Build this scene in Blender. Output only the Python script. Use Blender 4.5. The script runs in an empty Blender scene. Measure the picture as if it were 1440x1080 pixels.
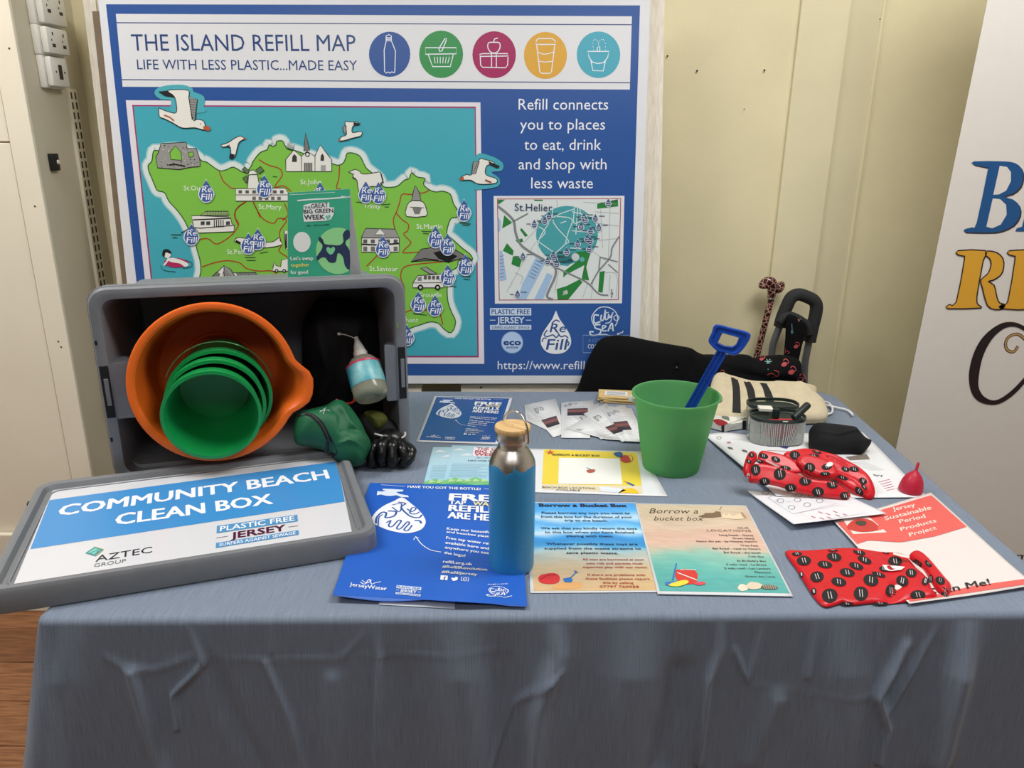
import bpy, bmesh, math, random
import numpy as np
from mathutils import Vector, Matrix
from mathutils.geometry import tessellate_polygon
random.seed(7)
sc = bpy.context.scene
COL = sc.collection
# ------------------------------------------------------------------ camera, world, light, exposure
F, TH, RO = 1084.1, math.radians(18.04), math.radians(0.56)
CAM = Vector((0, 0, 1.425)); TZ = 0.74
_c, _s = math.cos(TH), math.sin(TH)
FW = Vector((0, _c, -_s)); _R = Vector((1, 0, 0)); _U = Vector((0, _s, _c))
RT = _R * math.cos(RO) + _U * math.sin(RO); UP = -_R * math.sin(RO) + _U * math.cos(RO)
cam = bpy.data.cameras.new('camera'); camo = bpy.data.objects.new('camera', cam); COL.objects.link(camo)
cam.sensor_width = 36; cam.lens = F / 1440 * 36; cam.clip_start = 0.02
camo.matrix_world = Matrix(((RT.x, UP.x, -FW.x, CAM.x), (RT.y, UP.y, -FW.y, CAM.y), (RT.z, UP.z, -FW.z, CAM.z), (0, 0, 0, 1)))
sc.camera = camo
sc.view_settings.view_transform = 'Standard'; sc.view_settings.look = 'None'
sc.view_settings.gamma = 1; sc.view_settings.use_curve_mapping = False
sc.view_settings.exposure = -0.08
w = bpy.data.worlds.new('world'); sc.world = w; w.use_nodes = True
w.node_tree.nodes['Background'].inputs[0].default_value = (0.85, 0.92, 1, 1)
w.node_tree.nodes['Background'].inputs[1].default_value = 0.3
LIGHTS = [(-1.45, 1.15, 31), (0.95, 1.15, 31), (-0.75, -0.95, 8), (0.5, -0.95, 8)]
CEIL = 2.75
for lx, ly, pw in LIGHTS:
    L = bpy.data.lights.new('panel_light', 'AREA'); L.shape = 'RECTANGLE'; L.size = 1.15; L.size_y = 0.55
    L.energy = pw; L.color = (1, 0.985, 0.96) if ly > 0 else (0.95, 0.97, 1)
    o = bpy.data.objects.new('panel_light', L); o.location = (lx, ly, CEIL - 0.04); COL.objects.link(o)

# ------------------------------------------------------------------ helpers
def lin(c):
    r = []
    for v in c[:3]:
        v = v / 255.0
        r.append(v / 12.92 if v <= 0.04045 else ((v + 0.055) / 1.055) ** 2.4)
    return r
def ray(px, py): return FW + RT * ((px - 720) / F) + UP * ((540 - py) / F)
def hz(px, py, z=TZ):
    d = ray(px, py); return CAM + d * ((z - CAM.z) / d.z)
def hy(px, py, y):
    d = ray(px, py); return CAM + d * (y / d.y)
def Z(ox, oy, s):
    def f(*a):
        if len(a) == 2 and not isinstance(a[0], (tuple, list)): return (ox + a[0] / s, oy + a[1] / s)
        return [(ox + x / s, oy + y / s) for x, y in (a[0] if len(a) == 1 else a)]
    return f
def crom(P, n=6, closed=False):
    P = [tuple(p) for p in P]; out = []; m = len(P)
    for i in range(m if closed else m - 1):
        if closed: a, b, c, d = P[(i - 1) % m], P[i], P[(i + 1) % m], P[(i + 2) % m]
        else: a, b, c, d = P[max(i - 1, 0)], P[i], P[i + 1], P[min(i + 2, m - 1)]
        for k in range(n):
            t = k / n
            out.append(tuple(0.5 * (2 * q + (-p + r) * t + (2 * p - 5 * q + 4 * r - s_) * t * t + (-p + 3 * q - 3 * r + s_) * t ** 3) for p, q, r, s_ in zip(a, b, c, d)))
    if not closed: out.append(P[-1])
    return out
def hom(TL, TR, BR, BL):
    A = []; b = []
    for (u, v), (x, y) in zip([(0, 0), (1, 0), (1, 1), (0, 1)], [TL, TR, BR, BL]):
        A.append([u, v, 1, 0, 0, 0, -u * x, -v * x]); b.append(x)
        A.append([0, 0, 0, u, v, 1, -u * y, -v * y]); b.append(y)
    h = np.linalg.solve(np.array(A, float), np.array(b, float))
    def f(u, v):
        w_ = h[6] * u + h[7] * v + 1
        return ((h[0] * u + h[1] * v + h[2]) / w_, (h[3] * u + h[4] * v + h[5]) / w_)
    return f
# ---- materials
MATS = {}
def mat(name, rgb, rough=0.6, metal=0.0, var=0.06, nscale=30, bump=0.0, bscale=200, spec=0.5, trans=0.0, ior=1.45, alpha=1.0, stretch=None, rgb2=None, sheen=0, coat=0):
    if name in MATS: return MATS[name]
    m = bpy.data.materials.new(name); m.use_nodes = True; MATS[name] = m
    nt = m.node_tree; N = nt.nodes; Lk = nt.links; b = N['Principled BSDF']
    b.inputs['Roughness'].default_value = rough; b.inputs['Metallic'].default_value = metal
    b.inputs['Specular IOR Level'].default_value = spec; b.inputs['IOR'].default_value = ior
    b.inputs['Transmission Weight'].default_value = trans; b.inputs['Alpha'].default_value = alpha
    b.inputs['Sheen Weight'].default_value = sheen; b.inputs['Coat Weight'].default_value = coat
    c = lin(rgb)
    tc = N.new('ShaderNodeTexCoord'); mp = N.new('ShaderNodeMapping'); Lk.new(tc.outputs['Object'], mp.inputs[0])
    if stretch: mp.inputs['Scale'].default_value = stretch
    nz = N.new('ShaderNodeTexNoise'); nz.inputs['Scale'].default_value = nscale; nz.inputs['Detail'].default_value = 6; Lk.new(mp.outputs[0], nz.inputs[0])
    cr = N.new('ShaderNodeValToRGB')
    c2 = lin(rgb2) if rgb2 else [min(1, v * (1 + var)) for v in c]
    c1 = c if rgb2 else [v * (1 - var) for v in c]
    cr.color_ramp.elements[0].position = 0.35; cr.color_ramp.elements[1].position = 0.65
    cr.color_ramp.elements[0].color = (*c1, 1); cr.color_ramp.elements[1].color = (*c2, 1)
    Lk.new(nz.outputs[0], cr.inputs[0]); Lk.new(cr.outputs[0], b.inputs['Base Color'])
    if bump:
        n2 = N.new('ShaderNodeTexNoise'); n2.inputs['Scale'].default_value = bscale; n2.inputs['Detail'].default_value = 4; Lk.new(mp.outputs[0], n2.inputs[0])
        bp = N.new('ShaderNodeBump'); bp.inputs['Strength'].default_value = bump; bp.inputs['Distance'].default_value = 0.002
        Lk.new(n2.outputs[0], bp.inputs['Height']); Lk.new(bp.outputs[0], b.inputs['Normal'])
    return m
def print_mat(name, rough):
    m = bpy.data.materials.new(name); m.use_nodes = True; nt = m.node_tree; b = nt.nodes['Principled BSDF']
    a = nt.nodes.new('ShaderNodeAttribute'); a.attribute_name = 'ink'; nt.links.new(a.outputs['Color'], b.inputs['Base Color'])
    b.inputs['Roughness'].default_value = rough; return m
INK = print_mat('ink_satin', 0.45); INK_GLOSS = print_mat('ink_gloss', 0.26); INK_CLOTH = print_mat('dyed_cloth_ink', 0.85)
# ---- objects
def thing(name, label, cat, loc, group=None):
    o = bpy.data.objects.new(name, None); COL.objects.link(o); o.location = loc; o.empty_display_size = 0.05
    o['label'] = label; o['category'] = cat
    if group: o['group'] = group
    return o
def root_loc(p):
    v = Vector((0, 0, 0))
    while p is not None: v = v + Vector(p.location); p = p.parent
    return v
def build(name, V, Fc, m=None, parent=None, smooth=False, label=None, base=None, mats=None, fm=None):
    """world-space vertices -> one mesh object; 'base' is the object origin of a parentless thing"""
    me = bpy.data.meshes.new(name); org = root_loc(parent) if parent else Vector(base or (0, 0, 0))
    me.from_pydata([tuple(Vector(v) - org) for v in V], [], [tuple(f) for f in Fc])
    o = bpy.data.objects.new(name, me); COL.objects.link(o)
    if parent: o.parent = parent
    else: o.location = org
    if mats:
        for q in mats: me.materials.append(q)
        if fm: me.polygons.foreach_set('material_index', fm)
    elif m: me.materials.append(m)
    bm = bmesh.new(); bm.from_mesh(me); bmesh.ops.recalc_face_normals(bm, faces=bm.faces); bm.to_mesh(me); bm.free()
    if smooth:
        me.polygons.foreach_set('use_smooth', [True] * len(me.polygons))
        try: me.set_sharp_from_angle(angle=math.radians(40 if smooth is True else smooth))
        except Exception: pass
    if label: o['label'] = label
    me.update(); return o
def tagt(o, label, cat, group=None):
    o['label'] = label; o['category'] = cat
    if group: o['group'] = group
    return o
def struct(o): o['kind'] = 'structure'; return o
class G:
    def __init__(s): s.V = []; s.F = []; s.M = []
    def add(s, V, Fc, mi=0):
        n = len(s.V); s.V += [Vector(v) for v in V]; s.F += [tuple(i + n for i in f) for f in Fc]; s.M += [mi] * len(Fc); return s
    def loft(s, rings, closed=True, cap0=True, cap1=True, mi=0):
        n = len(rings[0]); V = [v for r in rings for v in r]; Fc = []
        for i in range(len(rings) - 1):
            for j in range(n if closed else n - 1):
                k = (j + 1) % n; Fc.append((i * n + j, i * n + k, (i + 1) * n + k, (i + 1) * n + j))
        if cap0: Fc.append(tuple(range(n))[::-1])
        if cap1: Fc.append(tuple((len(rings) - 1) * n + j for j in range(n)))
        return s.add(V, Fc, mi)
    def tube(s, P, r, n=10, caps=True, mi=0, flat=None):
        P = [Vector(p) for p in P]; rings = []; ref = None
        for i, p in enumerate(P):
            t = (P[min(i + 1, len(P) - 1)] - P[max(i - 1, 0)]).normalized()
            if ref is None:
                ref = Vector((0, 0, 1)) if abs(t.z) < 0.9 else Vector((1, 0, 0))
                if flat is not None: ref = Vector(flat)
            a = (ref - t * ref.dot(t)).normalized(); b = t.cross(a); ref = a
            rr = r[i] if isinstance(r, (list, tuple)) else r
            ra, rb = rr if isinstance(rr, tuple) else (rr, rr)
            rings.append([p + a * (ra * math.cos(2 * math.pi * j / n)) + b * (rb * math.sin(2 * math.pi * j / n)) for j in range(n)])
        return s.loft(rings, True, caps, caps, mi)
    def lathe(s, prof, O, ax=(0, 0, 1), n=48, mi=0, cap0=False, cap1=False, xdir=None):
        ax = Vector(ax).normalized(); a = Vector(xdir) if xdir else (Vector((1, 0, 0)) if abs(ax.x) < 0.9 else Vector((0, 1, 0)))
        a = (a - ax * a.dot(ax)).normalized(); b = ax.cross(a); O = Vector(O)
        return s.loft([[O + ax * z + a * (r * math.cos(2 * math.pi * j / n)) + b * (r * math.sin(2 * math.pi * j / n)) for j in range(n)] for r, z in prof], True, cap0, cap1, mi)
    def box(s, lo, hi, M=None, bev=0.0, mi=0, seg=2):
        bm = bmesh.new(); bmesh.ops.create_cube(bm, size=1)
        lo = Vector(lo); hi = Vector(hi)
        for v in bm.verts: v.co = Vector(((lo[i] + hi[i]) / 2 + v.co[i] * (hi[i] - lo[i]) for i in range(3)))
        if bev: bmesh.ops.bevel(bm, geom=bm.edges[:], offset=bev, segments=seg, affect='EDGES', profile=0.5)
        bm.verts.ensure_lookup_table(); bm.verts.index_update()
        V = [(M @ v.co) if M else v.co.copy() for v in bm.verts]; Fc = [[v.index for v in f.verts] for f in bm.faces]
        bm.free(); return s.add(V, Fc, mi)
    def prism(s, P, D, mi=0):
        """P planar polygon of 3D points, D extrusion vector"""
        P = [Vector(p) for p in P]; n = len(P); D = Vector(D)
        T = tessellate_polygon([P])
        V = P + [p + D for p in P]; Fc = [tuple(t) for t in T] + [tuple(i + n for i in t) for t in T]
        Fc += [(i, (i + 1) % n, (i + 1) % n + n, i + n) for i in range(n)]
        return s.add(V, Fc, mi)
    def out(s, name, m=None, parent=None, smooth=False, label=None, base=None, mats=None):
        return build(name, s.V, s.F, m, parent, smooth, label, base, mats, s.M if mats else None)
def frame(O, yaw=0, pitch=0):
    return Matrix.Translation(Vector(O)) @ Matrix.Rotation(yaw, 4, 'Z') @ Matrix.Rotation(pitch, 4, 'X')
# ---- text outlines from the built-in font
_TC = {}
def text_geo(st, bold=0.0):
    k = (st, bold)
    if k in _TC: return _TC[k]
    cu = bpy.data.curves.new('t', 'FONT'); cu.body = st; cu.size = 1; cu.resolution_u = 2; cu.offset = bold
    o = bpy.data.objects.new('t', cu); COL.objects.link(o)
    dg = bpy.context.evaluated_depsgraph_get(); me = o.evaluated_get(dg).to_mesh()
    V = [(v.co.x, v.co.y) for v in me.vertices]; Fc = [tuple(p.vertices) for p in me.polygons]
    o.evaluated_get(dg).to_mesh_clear(); bpy.data.objects.remove(o); bpy.data.curves.remove(cu)
    _TC[k] = (V, Fc); return V, Fc
CAPH = max(v[1] for v in text_geo('H')[0])
class Sheet:
    """a printed surface: plane O,U,V (N towards the viewer), optional relief h(s,t); ink shapes collect into one mesh"""
    def __init__(s, O, U, V, h=None, eps=0.00035):
        s.O = Vector(O); s.U = Vector(U).normalized(); V = Vector(V); s.V = (V - s.U * V.dot(s.U)).normalized(); s.N = s.U.cross(s.V)
        s.h = h; s.eps = eps; s.g = []; s.vs = []; s.fs = []; s.cs = []; s.L = 1
    def hit(s, p):
        d = ray(*p); off = 0.0
        for _ in range(12 if s.h else 1):
            t = (s.O + s.N * off - CAM).dot(s.N) / d.dot(s.N); q = CAM + d * t - s.O
            a, b = q.dot(s.U), q.dot(s.V)
            if s.h: off = 0.5 * off + 0.5 * s.h(a, b)
        return (a, b)
    def pos(s, a, b, L=0): return s.O + s.U * a + s.V * b + s.N * ((s.h(a, b) if s.h else 0) + L * s.eps)
    def _add(s, ST, Fc, col, L):
        L = s.L if L is None else L
        n = len(s.vs); s.vs += [s.pos(a, b, L) for a, b in ST]
        multi = isinstance(col, list)
        if not multi: col = lin(col)
        for f in Fc:
            s.fs.append(tuple(i + n for i in f))
            for i in f: s.cs.append(col[i] if multi else col)
    def fill(s, pts, col, L=None, st=False):
        ST = list(pts) if st else [s.hit(p) for p in pts]
        if len(ST) < 3: return
        T = tessellate_polygon([[Vector((a, b, 0)) for a, b in ST]])
        s._add(ST, T, col, L)
    def grad(s, q, cols, nx=8, ny=30, L=None, noise=0.0, u0=0, u1=1, v0=0, v1=1, wav=0.0):
        """cols: [(v, rgb)] down the sheet; q maps (u,v) to picture points"""
        rnd = random.Random(3); ST = []; C = []
        for j in range(ny + 1):
            for i in range(nx + 1):
                u = u0 + (u1 - u0) * i / nx; v = v0 + (v1 - v0) * j / ny
                ST.append(s.hit(q(u, v))); vv = v + wav * (math.sin(u * 7 + v * 9) * 0.5 + math.sin(u * 17 - v * 23) * 0.3)
                for (a, ca), (b, cb) in zip(cols, cols[1:]):
                    if vv <= b: break
                t = min(1, max(0, (vv - a) / (b - a))); e = 1 + noise * (rnd.random() - 0.5)
                C.append(lin([min(255, max(0, (ca[k] * (1 - t) + cb[k] * t) * e)) for k in range(3)]))
        s._add(ST, [(j * (nx + 1) + i, j * (nx + 1) + i + 1, (j + 1) * (nx + 1) + i + 1, (j + 1) * (nx + 1) + i) for j in range(ny) for i in range(nx)], C, L)
    def quad(s, q, col, u0=0, v0=0, u1=1, v1=1, n=8, L=None):
        s.grad(q, [(-9, col), (9, col)], n, n, L, 0, u0, u1, v0, v1)
    def stroke(s, pts, wpx, col, L=None, closed=False, st=False):
        ST = [Vector(p) for p in (pts if st else [s.hit(p) for p in pts])]
        if st: w = wpx
        else:
            P = s.pos(*ST[0]); w = wpx * (P - CAM).dot(FW) / F
        m = len(ST); Vx = []
        for i in range(m):
            a = ST[(i - 1) % m] if closed or i else ST[0]; b = ST[(i + 1) % m] if closed or i < m - 1 else ST[-1]
            d = (b - a)
            if d.length < 1e-9: d = Vector((1, 0))
            d.normalize(); n = Vector((-d.y, d.x)) * w / 2
            Vx += [tuple(ST[i] + n), tuple(ST[i] - n)]
        Fc = [(2 * i, 2 * i + 1, 2 * ((i + 1) % m) + 1, 2 * ((i + 1) % m)) for i in range(m if closed else m - 1)]
        s._add(Vx, Fc, col, L)
    def circ(s, c, rx, col, ry=None, L=None, n=32):
        ry = ry or rx; s.fill([(c[0] + rx * math.cos(2 * math.pi * i / n), c[1] + ry * math.sin(2 * math.pi * i / n)) for i in range(n)], col, L)
    def ring(s, c, rx, wpx, col, ry=None, L=None, a0=0, a1=360, n=32):
        ry = ry or rx; s.stroke([(c[0] + rx * math.cos(math.radians(a0 + (a1 - a0) * i / n)), c[1] + ry * math.sin(math.radians(a0 + (a1 - a0) * i / n))) for i in range(n + 1)], wpx, col, L)
    def text(s, st, p0, p1, ch, col, bold=0.0, it=0.0, L=None, up=None):
        """baseline p0->p1 in picture points, cap height ch (px) along the sheet's V unless 'up' given"""
        ex = max(0.0, bold) * .8; V, Fc = text_geo(st, min(bold, 0)); x0 = min(v[0] for v in V); x1 = max(v[0] for v in V)
        A = Vector(s.hit(p0)); B = Vector(s.hit(p1)); W = B - A
        if up: Hv = Vector(s.hit((p0[0] + up[0], p0[1] + up[1]))) - A
        else:
            e = 0.01; P0 = s.pos(A.x, A.y); P1 = s.pos(A.x, A.y + e)
            a0 = (P0 - CAM); a1 = (P1 - CAM)
            d = math.hypot(F * (a1.dot(RT) / a1.dot(FW) - a0.dot(RT) / a0.dot(FW)), F * (a1.dot(UP) / a1.dot(FW) - a0.dot(UP) / a0.dot(FW)))
            Hv = Vector((0, e * ch / d))
        ST = []
        for x, y in V:
            t = (x - x0) / (x1 - x0); yy = y / CAPH
            q = A + W * t + Hv * yy + W.normalized() * (Hv.length * it * yy); ST.append((q.x, q.y))
        LL = s.L + 1 if L is None else L
        s._add(ST, Fc, col, LL)
        if ex:
            dx = W.normalized() * (ex * W.length / (x1 - x0))
            dy = Vector((-dx.y, dx.x)) * .5
            for k, v_ in ((-1, 1), (1, 1), (-1, -1), (1, -1)): s._add([(a + dx.x * k + dy.x * v_, b + dx.y * k + dy.y * v_) for a, b in ST], Fc, col, LL + .1 * k + .04 * v_)
    def qtext(s, q, st, u0, u1, v, hc, col, bold=0.0, it=0.0, L=None):
        p0 = q(u0, v); pt = q(u0, v - hc); s.text(st, p0, q(u1, v), 0, col, bold, it, L, (pt[0] - p0[0], pt[1] - p0[1]))
    def out(s, name, parent, m=None, label=None):
        me = bpy.data.meshes.new(name); org = root_loc(parent)
        me.from_pydata([tuple(v - org) for v in s.vs], [], s.fs); me.materials.append(m or INK)
        at = me.color_attributes.new('ink', 'FLOAT_COLOR', 'CORNER')
        at.data.foreach_set('color', [x for c in s.cs for x in (c[0], c[1], c[2], 1)])
        o = bpy.data.objects.new(name, me); COL.objects.link(o); o.parent = parent
        bm = bmesh.new(); bm.from_mesh(me); bm.normal_update(); bad = [f for f in bm.faces if f.normal.dot(s.N) < 0]
        if bad: bmesh.ops.reverse_faces(bm, faces=bad)
        bm.to_mesh(me); bm.free()
        if label: o['label'] = label
        return o
def paper(name, label, cat, C, lift=0.0, h=None, col=(222, 224, 228), group=None, thick=0.0004, ns=16, th=False, cut=None):
    """a sheet of paper lying on the table; C = TL,TR,BR,BL picture points; returns thing, sheet, q"""
    c3 = [hz(*p, TZ + lift) for p in C]; O = sum(c3, Vector()) / 4
    U = (c3[1] - c3[0]) + (c3[2] - c3[3]); V = (c3[0] - c3[3]) + (c3[1] - c3[2])
    t = thing(name, label, cat, (O.x, O.y, TZ + lift), group)
    S = Sheet(Vector((O.x, O.y, TZ + lift + thick)), U, V, h); q = hom(*C)
    Vt = []; Fc = []; cc = [S.hit(p) for p in C]
    n = ns
    for j in range(n + 1):
        for i in range(n + 1):
            a, b = i / n, j / n
            x = [(cc[0][k] * (1 - a) + cc[1][k] * a) * (1 - b) + (cc[3][k] * (1 - a) + cc[2][k] * a) * b for k in (0, 1)]
            Vt.append(S.pos(*x))
    for j in range(n):
        for i in range(n): Fc.append((j * (n + 1) + i, j * (n + 1) + i + 1, (j + 1) * (n + 1) + i + 1, (j + 1) * (n + 1) + i))
    m = mat('paper_%d_%d_%d' % tuple(col), col, 0.5, var=0.01)
    o = build('sheet', Vt, Fc, m, t); md = o.modifiers.new('s', 'SOLIDIFY'); md.thickness = thick; md.offset = -1
    # make the top face up so the thickness grows downwards
    bm = bmesh.new(); bm.from_mesh(o.data); bm.normal_update()
    if sum(f.normal.dot(S.N) for f in bm.faces) < 0: bmesh.ops.reverse_faces(bm, faces=bm.faces[:])
    bm.to_mesh(o.data); bm.free()
    for f in o.data.polygons: f.use_smooth = True
    return t, S, q
def polydist(P, ST):
    P = np.array(P, float); X = np.array(ST, float); d = np.full(len(X), 1e9)
    for i in range(len(P)):
        a = P[i]; b = P[(i + 1) % len(P)]; ab = b - a; t = np.clip(((X - a) @ ab) / (ab @ ab + 1e-12), 0, 1)
        d = np.minimum(d, np.hypot(*(X - a - t[:, None] * ab).T))
    return d
def inside(P, x, y):
    r = False; n = len(P); j = n - 1
    for i in range(n):
        if (P[i][1] > y) != (P[j][1] > y) and x < (P[j][0] - P[i][0]) * (y - P[i][1]) / (P[j][1] - P[i][1]) + P[i][0]: r = not r
        j = i
    return r
def pillow(name, O, U, V, outline_px, T, wd, m, parent, wr=0.002, fr=40, seed=1, rings=22, n=5, base_h=None, folds=(), back=0.0, label=None, smooth_out=True):
    """soft thing: outline traced on plane, swelling T above it, wrinkled. returns obj and Sheet whose relief is the same surface"""
    S0 = Sheet(O, U, V); P = [S0.hit(p) for p in (crom(outline_px, n, True) if smooth_out else outline_px)]
    rnd = random.Random(seed); ph = [(rnd.uniform(0.5, 1.5) * fr, rnd.uniform(0.5, 1.5) * fr, rnd.uniform(0, 6)) for _ in range(5)]
    Pn = np.array(P); A = Pn; B = np.roll(Pn, -1, 0); AB = B - A; LL = (AB ** 2).sum(1) + 1e-12
    fl = [([S0.hit(p) for p in pl], amp, w_) for pl, amp, w_ in folds]
    def h(a, b):
        X = np.array((a, b)); t = np.clip(((X - A) * AB).sum(1) / LL, 0, 1); d = np.sqrt((((A + AB * t[:, None]) - X) ** 2).sum(1).min())
        if not inside(P, a, b): d = 0.0
        k = math.sqrt(max(0, 1 - (1 - min(1, d / wd)) ** 2))
        w_ = sum(math.sin(f1 * a + f2 * b + f3 + 1.3 * math.sin(f2 * a * .7 - f1 * b * .6)) for f1, f2, f3 in ph) / 3
        v = T * k + wr * w_ * min(1, d / (wd * 0.6))
        for pl, amp, fw in fl:
            dd = min(_sd(pl[i], pl[i + 1], a, b) for i in range(len(pl) - 1)); v += amp * math.exp(-(dd / fw) ** 2) * k
        if base_h: v += base_h(a, b)
        return max(v, 0.0)
    c = Pn.mean(0); g = G(); R = []
    for i in range(rings + 1):
        f = 1 - (i / rings) ** 1.0 if i < rings else 0.001
        f = math.sin(f * math.pi / 2) ** 0.8 if f > 0.001 else 0.001
        R.append([S0.pos(*(c + (p - c) * f)) + S0.N * h(*(c + (p - c) * f)) for p in Pn])
    R.insert(0, [S0.pos(*p) - S0.N * back for p in Pn])
    g.loft(R, True, True, True)
    o = g.out(name, m, parent, True, label, base=O if parent is None else None)
    for f in o.data.polygons: f.use_smooth = True
    return o, Sheet(O, U, V, h, 0.0004)
def _sd(p, q, a, b):
    dx, dy = q[0] - p[0], q[1] - p[1]; t = max(0, min(1, ((a - p[0]) * dx + (b - p[1]) * dy) / (dx * dx + dy * dy + 1e-12)))
    return math.hypot(a - p[0] - t * dx, b - p[1] - t * dy)
# ------------------------------------------------------------------ the room
WY = 2.36           # back wall
CY = 2.08           # front of the pier at the left
M_wall = mat('cream_wall_paint', (226, 217, 180), 0.45, var=0.035, nscale=5, bump=0.18, bscale=160)
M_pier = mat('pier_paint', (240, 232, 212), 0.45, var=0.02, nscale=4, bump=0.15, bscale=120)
M_side = mat('pier_side_shaded', (206, 198, 176), 0.5, var=0.03, nscale=5, bump=0.1, bscale=120)  # pier cream toned down: the side face's shade is put into the colour
M_white = mat('ceiling_white', (235, 235, 230), 0.8, var=0.02)
M_crack = mat('nail_hole', (40, 34, 28), 0.9)
def slab(name, lo, hi, m, parent=None, bev=0.0):
    g = G(); g.box(lo, hi, bev=bev); return g.out(name, m, parent, base=None if parent else ((lo[0] + hi[0]) / 2, (lo[1] + hi[1]) / 2, lo[2]))
M_floor = mat('floor_wood', (112, 88, 72), 0.35, var=0.2, nscale=9, stretch=(0.6, 8, 1), rgb2=(132, 106, 88))
floor = struct(slab('floor', (-3.6, -3.4, -0.06), (3.2, 2.5, -0.008), M_floor))
fl_a = mat('plank_wood', (128, 82, 50), 0.4, nscale=14, stretch=(0.8, 9, 1), rgb2=(168, 116, 78))
fl_b = mat('plank_wood_dark', (110, 68, 42), 0.4, nscale=14, stretch=(0.8, 9, 1), rgb2=(146, 98, 64))
pg = G(); pg.box((0, 0, -0.008), (0.597, 0.1515, 0), bev=0.0015, seg=1)
pm = []
for mm in (fl_a, fl_b):
    o = pg.out('plank', mm, floor); pm.append(o.data)
    if mm is fl_b: bpy.data.objects.remove(o)
    else: first = o
cnt = 0; fo = Vector(floor.location)
for me_ in pm:
    for v in me_.vertices: v.co += fo
for r in range(-8, 6):
    yy = 1.505 + r * 0.154
    for k in range(-5, 4):
        xx = k * 0.6 + (0.31 if r % 2 else 0.02) - 0.15
        if yy > WY or xx < -3: continue
        o = first if cnt == 0 else bpy.data.objects.new('plank', pm[0])
        if cnt: COL.objects.link(o); o.parent = floor
        o.data = pm[(r * 3 + k * 5) % 2]; o.location = Vector((xx, yy, 0)) - fo; cnt += 1
wall = struct(slab('wall_back', (-1.24, WY, 0), (3.2, WY + 0.1, CEIL), M_wall))
struct(slab('wall_left', (-3.7, -3.4, 0), (-3.6, CY, CEIL), M_white)); struct(slab('wall_right', (3.2, -3.4, 0), (3.3, 2.5, CEIL), M_white))
struct(slab('wall_front', (-3.7, -3.5, 0), (3.3, -3.4, CEIL), mat('far_wall_paint', (128, 124, 114), .8)))
ce = struct(slab('ceiling', (-3.7, -3.5, CEIL), (3.3, 2.5, CEIL + 0.1), M_white))
M_em = bpy.data.materials.new('lamp_diffuser'); M_em.use_nodes = True
_b = M_em.node_tree.nodes['Principled BSDF']; _b.inputs['Emission Color'].default_value = (1, 0.97, 0.92, 1); _b.inputs['Emission Strength'].default_value = 3
for (lx, ly, pw), wh in zip(LIGHTS, ('left panel above the table', 'right panel above the table', 'left panel behind the viewer', 'right panel behind the viewer')):
    t = thing('ceiling_light', 'white ceiling light, ' + wh, 'ceiling light', (lx, ly, CEIL - 0.03), 'ceiling light panels')
    slab('frame', (lx - 0.62, ly - 0.32, CEIL - 0.03), (lx + 0.62, ly + 0.32, CEIL), M_white, t)
    slab('diffuser', (lx - 0.58, ly - 0.28, CEIL - 0.034), (lx + 0.58, ly + 0.28, CEIL - 0.0305), M_em, t)
# pier at the left: front face with a narrow vertical board, side face towards the table
XS = -1.235
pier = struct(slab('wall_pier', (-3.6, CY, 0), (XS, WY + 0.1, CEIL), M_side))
xs = hy(36, 300, CY).x
struct(slab('trim_1', (xs, CY - 0.012, 0.0), (XS + 0.001, CY, CEIL), M_pier, bev=0.002))
zt = hy(9, 200, CY).z
struct(slab('trim_2', (-3.6, CY - 0.008, 0.0), (xs - 0.003, CY, zt - 0.002), M_pier, bev=0.0015))
struct(slab('trim_3', (-3.6, CY - 0.008, zt + 0.002), (xs - 0.003, CY, CEIL), M_pier, bev=0.0015))
struct(slab('baseboard_left', (-3.6, CY - 0.03, 0.0), (XS + 0.004, CY - 0.0125, hy(20, 752, CY - 0.03).z), M_pier, bev=0.004))
struct(slab('baseboard_back', (XS + .02, WY - 0.015, 0.0), (3.2, WY, 0.12), M_pier, bev=0.004))
# pilaster strips on the back wall
x1 = hy(1124, 0, WY).x; x2 = hy(1196, 0, WY).x; x3 = hy(1247, 0, WY).x
struct(slab('trim_4', (x1 + 0.004, WY - 0.012, 0.0), (x2, WY, CEIL), mat('pilaster_paint', (224, 216, 182), 0.42, var=0.03, nscale=6, bump=0.12, bscale=120), bev=0.0025))
struct(slab('trim_5', (x2 + 0.001, WY - 0.004, 0.0), (x3, WY, CEIL), mat('seam_paint', (216, 208, 174), 0.45, var=0.03, nscale=6, bump=0.12, bscale=120), bev=0.0015))
struct(slab('trim_6', (x3 - 0.012, WY - 0.0065, 0.0), (x3 - 0.002, WY - 0.004, CEIL), M_wall, bev=0.001))
g = G()
for (a, b, r) in [(938.6, 78.7, 1.3), (980.2, 99.6, 1.4), (1075, 98.8, 1.4), (1046.5, 153.5, .9), (1238, 27, 1.2), (1234.7, 64, 1.8), (1201.5, 298.5, 1.4), (1209.5, 234, .8), (1187, 404, 1.4), (1174, 504, 1.2), (1238, 27, 1.1)]:
    p = hy(a, b, WY - 0.0130 if 1090 < a < 1160 else WY - 0.0045); rr = r * 2.2 / F
    g.lathe([(rr, 0), (rr, 0.0006)], p, (0, -1, 0), 10, cap0=True, cap1=True)
g.out('nail_holes', M_crack, wall)['kind'] = 'stuff'
g = G()
for (a, b) in [(13, 68), (49, 290), (82, 480), (86, 488)]:
    p = hy(a, b, CY - 0.0125); g.lathe([(0.0022, 0), (0.0022, 0.0006)], p, (0, -1, 0), 10, cap0=True, cap1=True)
g.out('nail_holes', M_crack, pier)['kind'] = 'stuff'

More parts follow.
